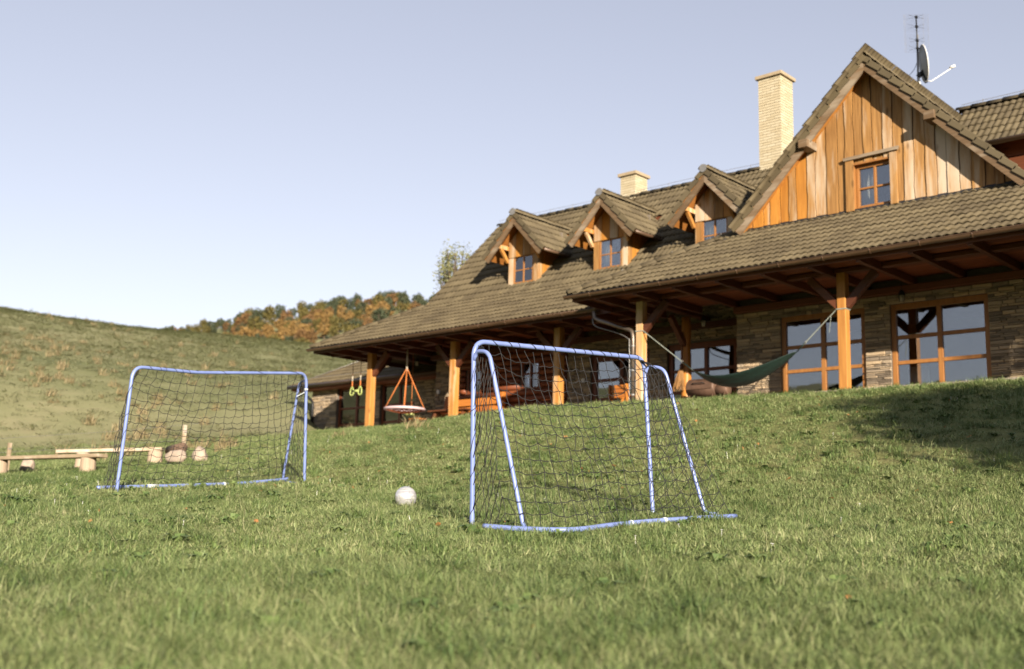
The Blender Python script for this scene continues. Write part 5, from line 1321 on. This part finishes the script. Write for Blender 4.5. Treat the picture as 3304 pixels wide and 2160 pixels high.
# coarse darker clumps, flat weeds and fallen leaves
M_clump = grass_mat('coarse_blade', [(.30, (.030,.055,.016)), (.5, (.065,.10,.030)), (.7, (.12,.16,.05)), (.9, (.20,.22,.09))])
X, Y, rg = sector(900, 2.4, 24, -31, 31, 63); ok = onlawn(X, Y); X, Y = X[ok], Y[ok]
scatter('coarse_grass_clumps', X, Y, (rg.uniform(.6, 1.5, len(X)), rg.uniform(.6, 1.5, len(X))), [tuft('clump_tuft'+str(i), 60, .085, .05, .12, .005, 1.3, M_clump, 350+i) for i in range(4)], 'darker coarse clumps in the lawn', 'grass', 15, .1)
def rosette(seed):
    rs = random.Random(seed); mb = MB()
    for k in range(9):
        a = k*.698+rs.uniform(-.2, .2); d = Vector((math.cos(a), math.sin(a), 0)); sd = Vector((-d.y, d.x, 0)); L = rs.uniform(.05, .10); u = rs.uniform(.015, .045)
        mb.add([d*.005, d*L*.5+sd*.016+Vector((0,0,u)), d*L+Vector((0,0,u*.7)), d*L*.5-sd*.016+Vector((0,0,u))], [(0,1,2,3)], rs.random())
    me = bpy.data.meshes.new('weed'); me.from_pydata([tuple(v) for v in mb.v], [], mb.f); a_ = me.attributes.new('tint', 'FLOAT', 'FACE'); a_.data.foreach_set('value', np.array(mb.t, dtype=np.float32)); me.materials.append(M_clump); return bpy.data.objects.new('weed', me)
X, Y, rg = sector(420, 2.4, 18, -31, 31, 64); ok = onlawn(X, Y); X, Y = X[ok], Y[ok]
scatter('lawn_weeds', X, Y, (rg.uniform(.8, 1.5, len(X)), rg.uniform(.9, 1.8, len(X))), [rosette(i) for i in range(4)], 'flat broad-leaved weeds in the lawn', 'weeds', 16, .1)
def dryleaf(seed):
    rs = random.Random(seed); n = 8; V = [(0, 0, .03)] + [(.022*math.cos(k*.785)*rs.uniform(.7, 1.2), .014*math.sin(k*.785)*rs.uniform(.7, 1.2), .03+rs.uniform(-.006, .01)) for k in range(n)]
    me = bpy.data.meshes.new('dry_leaf'); me.from_pydata(V, [], [(0, 1+k, 1+(k+1) % n) for k in range(n)]); me.materials.append(M_dry); return bpy.data.objects.new('dry_leaf', me)
M_dry = plain('dry_leaf', (.34,.16,.05), .8)
X, Y, rg = sector(160, 2.6, 22, -31, 31, 65); ok = onlawn(X, Y); X, Y = X[ok], Y[ok]
scatter('fallen_leaves', X, Y, (rg.uniform(.8, 1.6, len(X)), rg.uniform(.8, 1.5, len(X))), [dryleaf(i) for i in range(4)], 'few fallen orange leaves on the lawn', 'leaves', 17, .5)
# long stray stems
X, Y, rg = sector(420, 2.6, 16, -30, 30, 77); ok = onlawn(X, Y); X, Y = X[ok], Y[ok]
scatter('tall_stems', X, Y, (rg.uniform(.8, 1.3, len(X)), rg.uniform(.7, 1.5, len(X))), [tuft('stem_tuft'+str(i), 4, .05, .10, .17, .003, 1.1, M_mead, 300+i) for i in range(4)], 'taller straw coloured stems in the lawn', 'grass', 5)
# rough meadow
X, Y, rg = sector(30000, 24, 138, -38, 6, 51); r = np.hypot(X, Y); dl = np.hypot(X+8, Y-12); ok = onlawn(X, Y) & (dl > 20) & ~((X > -33) & (Y > 20.5)); X, Y, r = X[ok], Y[ok], r[ok]
k_ = (.6+r/110); scatter('meadow_grass', X, Y, (k_*rg.uniform(.8, 1.5, len(X)), .26*k_*rg.uniform(.5, 1.3, len(X))), [tuft('meadow_tuft'+str(i), 22, .30, .10, .28, .02, 1.0, M_mead, 400+i) for i in range(6)], 'dry rough grass on the meadow slope', 'grass', 6)
# rusty bracken patches
pts = []
rs = random.Random(9)
for (cx, cy, sx, sy, n) in ((-42.5, 19.5, 6.5, 2.2, 420), (-46, 25, 4.5, 2, 120), (-61, 27, 4, 2, 110), (-29.6, 17.0, .9, .7, 50), (-22.0, 15.4, 2.4, .5, 60), (-27, 14.5, 2, .6, 40), (-36, 18.5, 3, 1.2, 50), (-70, 40, 8, 4, 120), (-84, 38, 8, 5, 130), (-55, 36, 4, 2, 60), (-100, 45, 10, 8, 120)):
    for k in range(int(n*.2)): pts.append((rs.gauss(cx, sx), rs.gauss(cy, sy)))
P_ = np.array(pts); rg = np.random.default_rng(3)
scatter('bracken', P_[:,0], P_[:,1], (rg.uniform(.5, 1.2, len(P_)), rg.uniform(.5, 1.4, len(P_))), [tuft('bracken_tuft'+str(i), 30, .22, .10, .34, .028, 1.2, M_rust, 500+i) for i in range(4)], 'rusty orange bracken patches on the meadow', 'bracken', 8)
# daisies and clover heads
X, Y, rg = sector(130, 6, 27, -24, 24, 91); ok = onlawn(X, Y); X, Y = X[ok], Y[ok]
mb = MB(); fw_ = MB()
for k in range(9): a = k*.698; fw_.add([(0,0,.05), (.010*math.cos(a-.3), .010*math.sin(a-.3), .054), (.013*math.cos(a), .013*math.sin(a), .055), (.010*math.cos(a+.3), .010*math.sin(a+.3), .054)], [(0,1,2,3)])
fw_.tube([(0,0,0), (0,0,.05)], .0015, 4)
me = bpy.data.meshes.new('daisy'); me.from_pydata([tuple(v) for v in fw_.v], [], fw_.f); me.materials.append(M_white)
scatter('daisies', X, Y, (rg.uniform(.8, 1.3, len(X)), rg.uniform(.9, 1.6, len(X))), [bpy.data.objects.new('daisy', me)], 'scattered small white daisies in the lawn', 'flowers', 12)
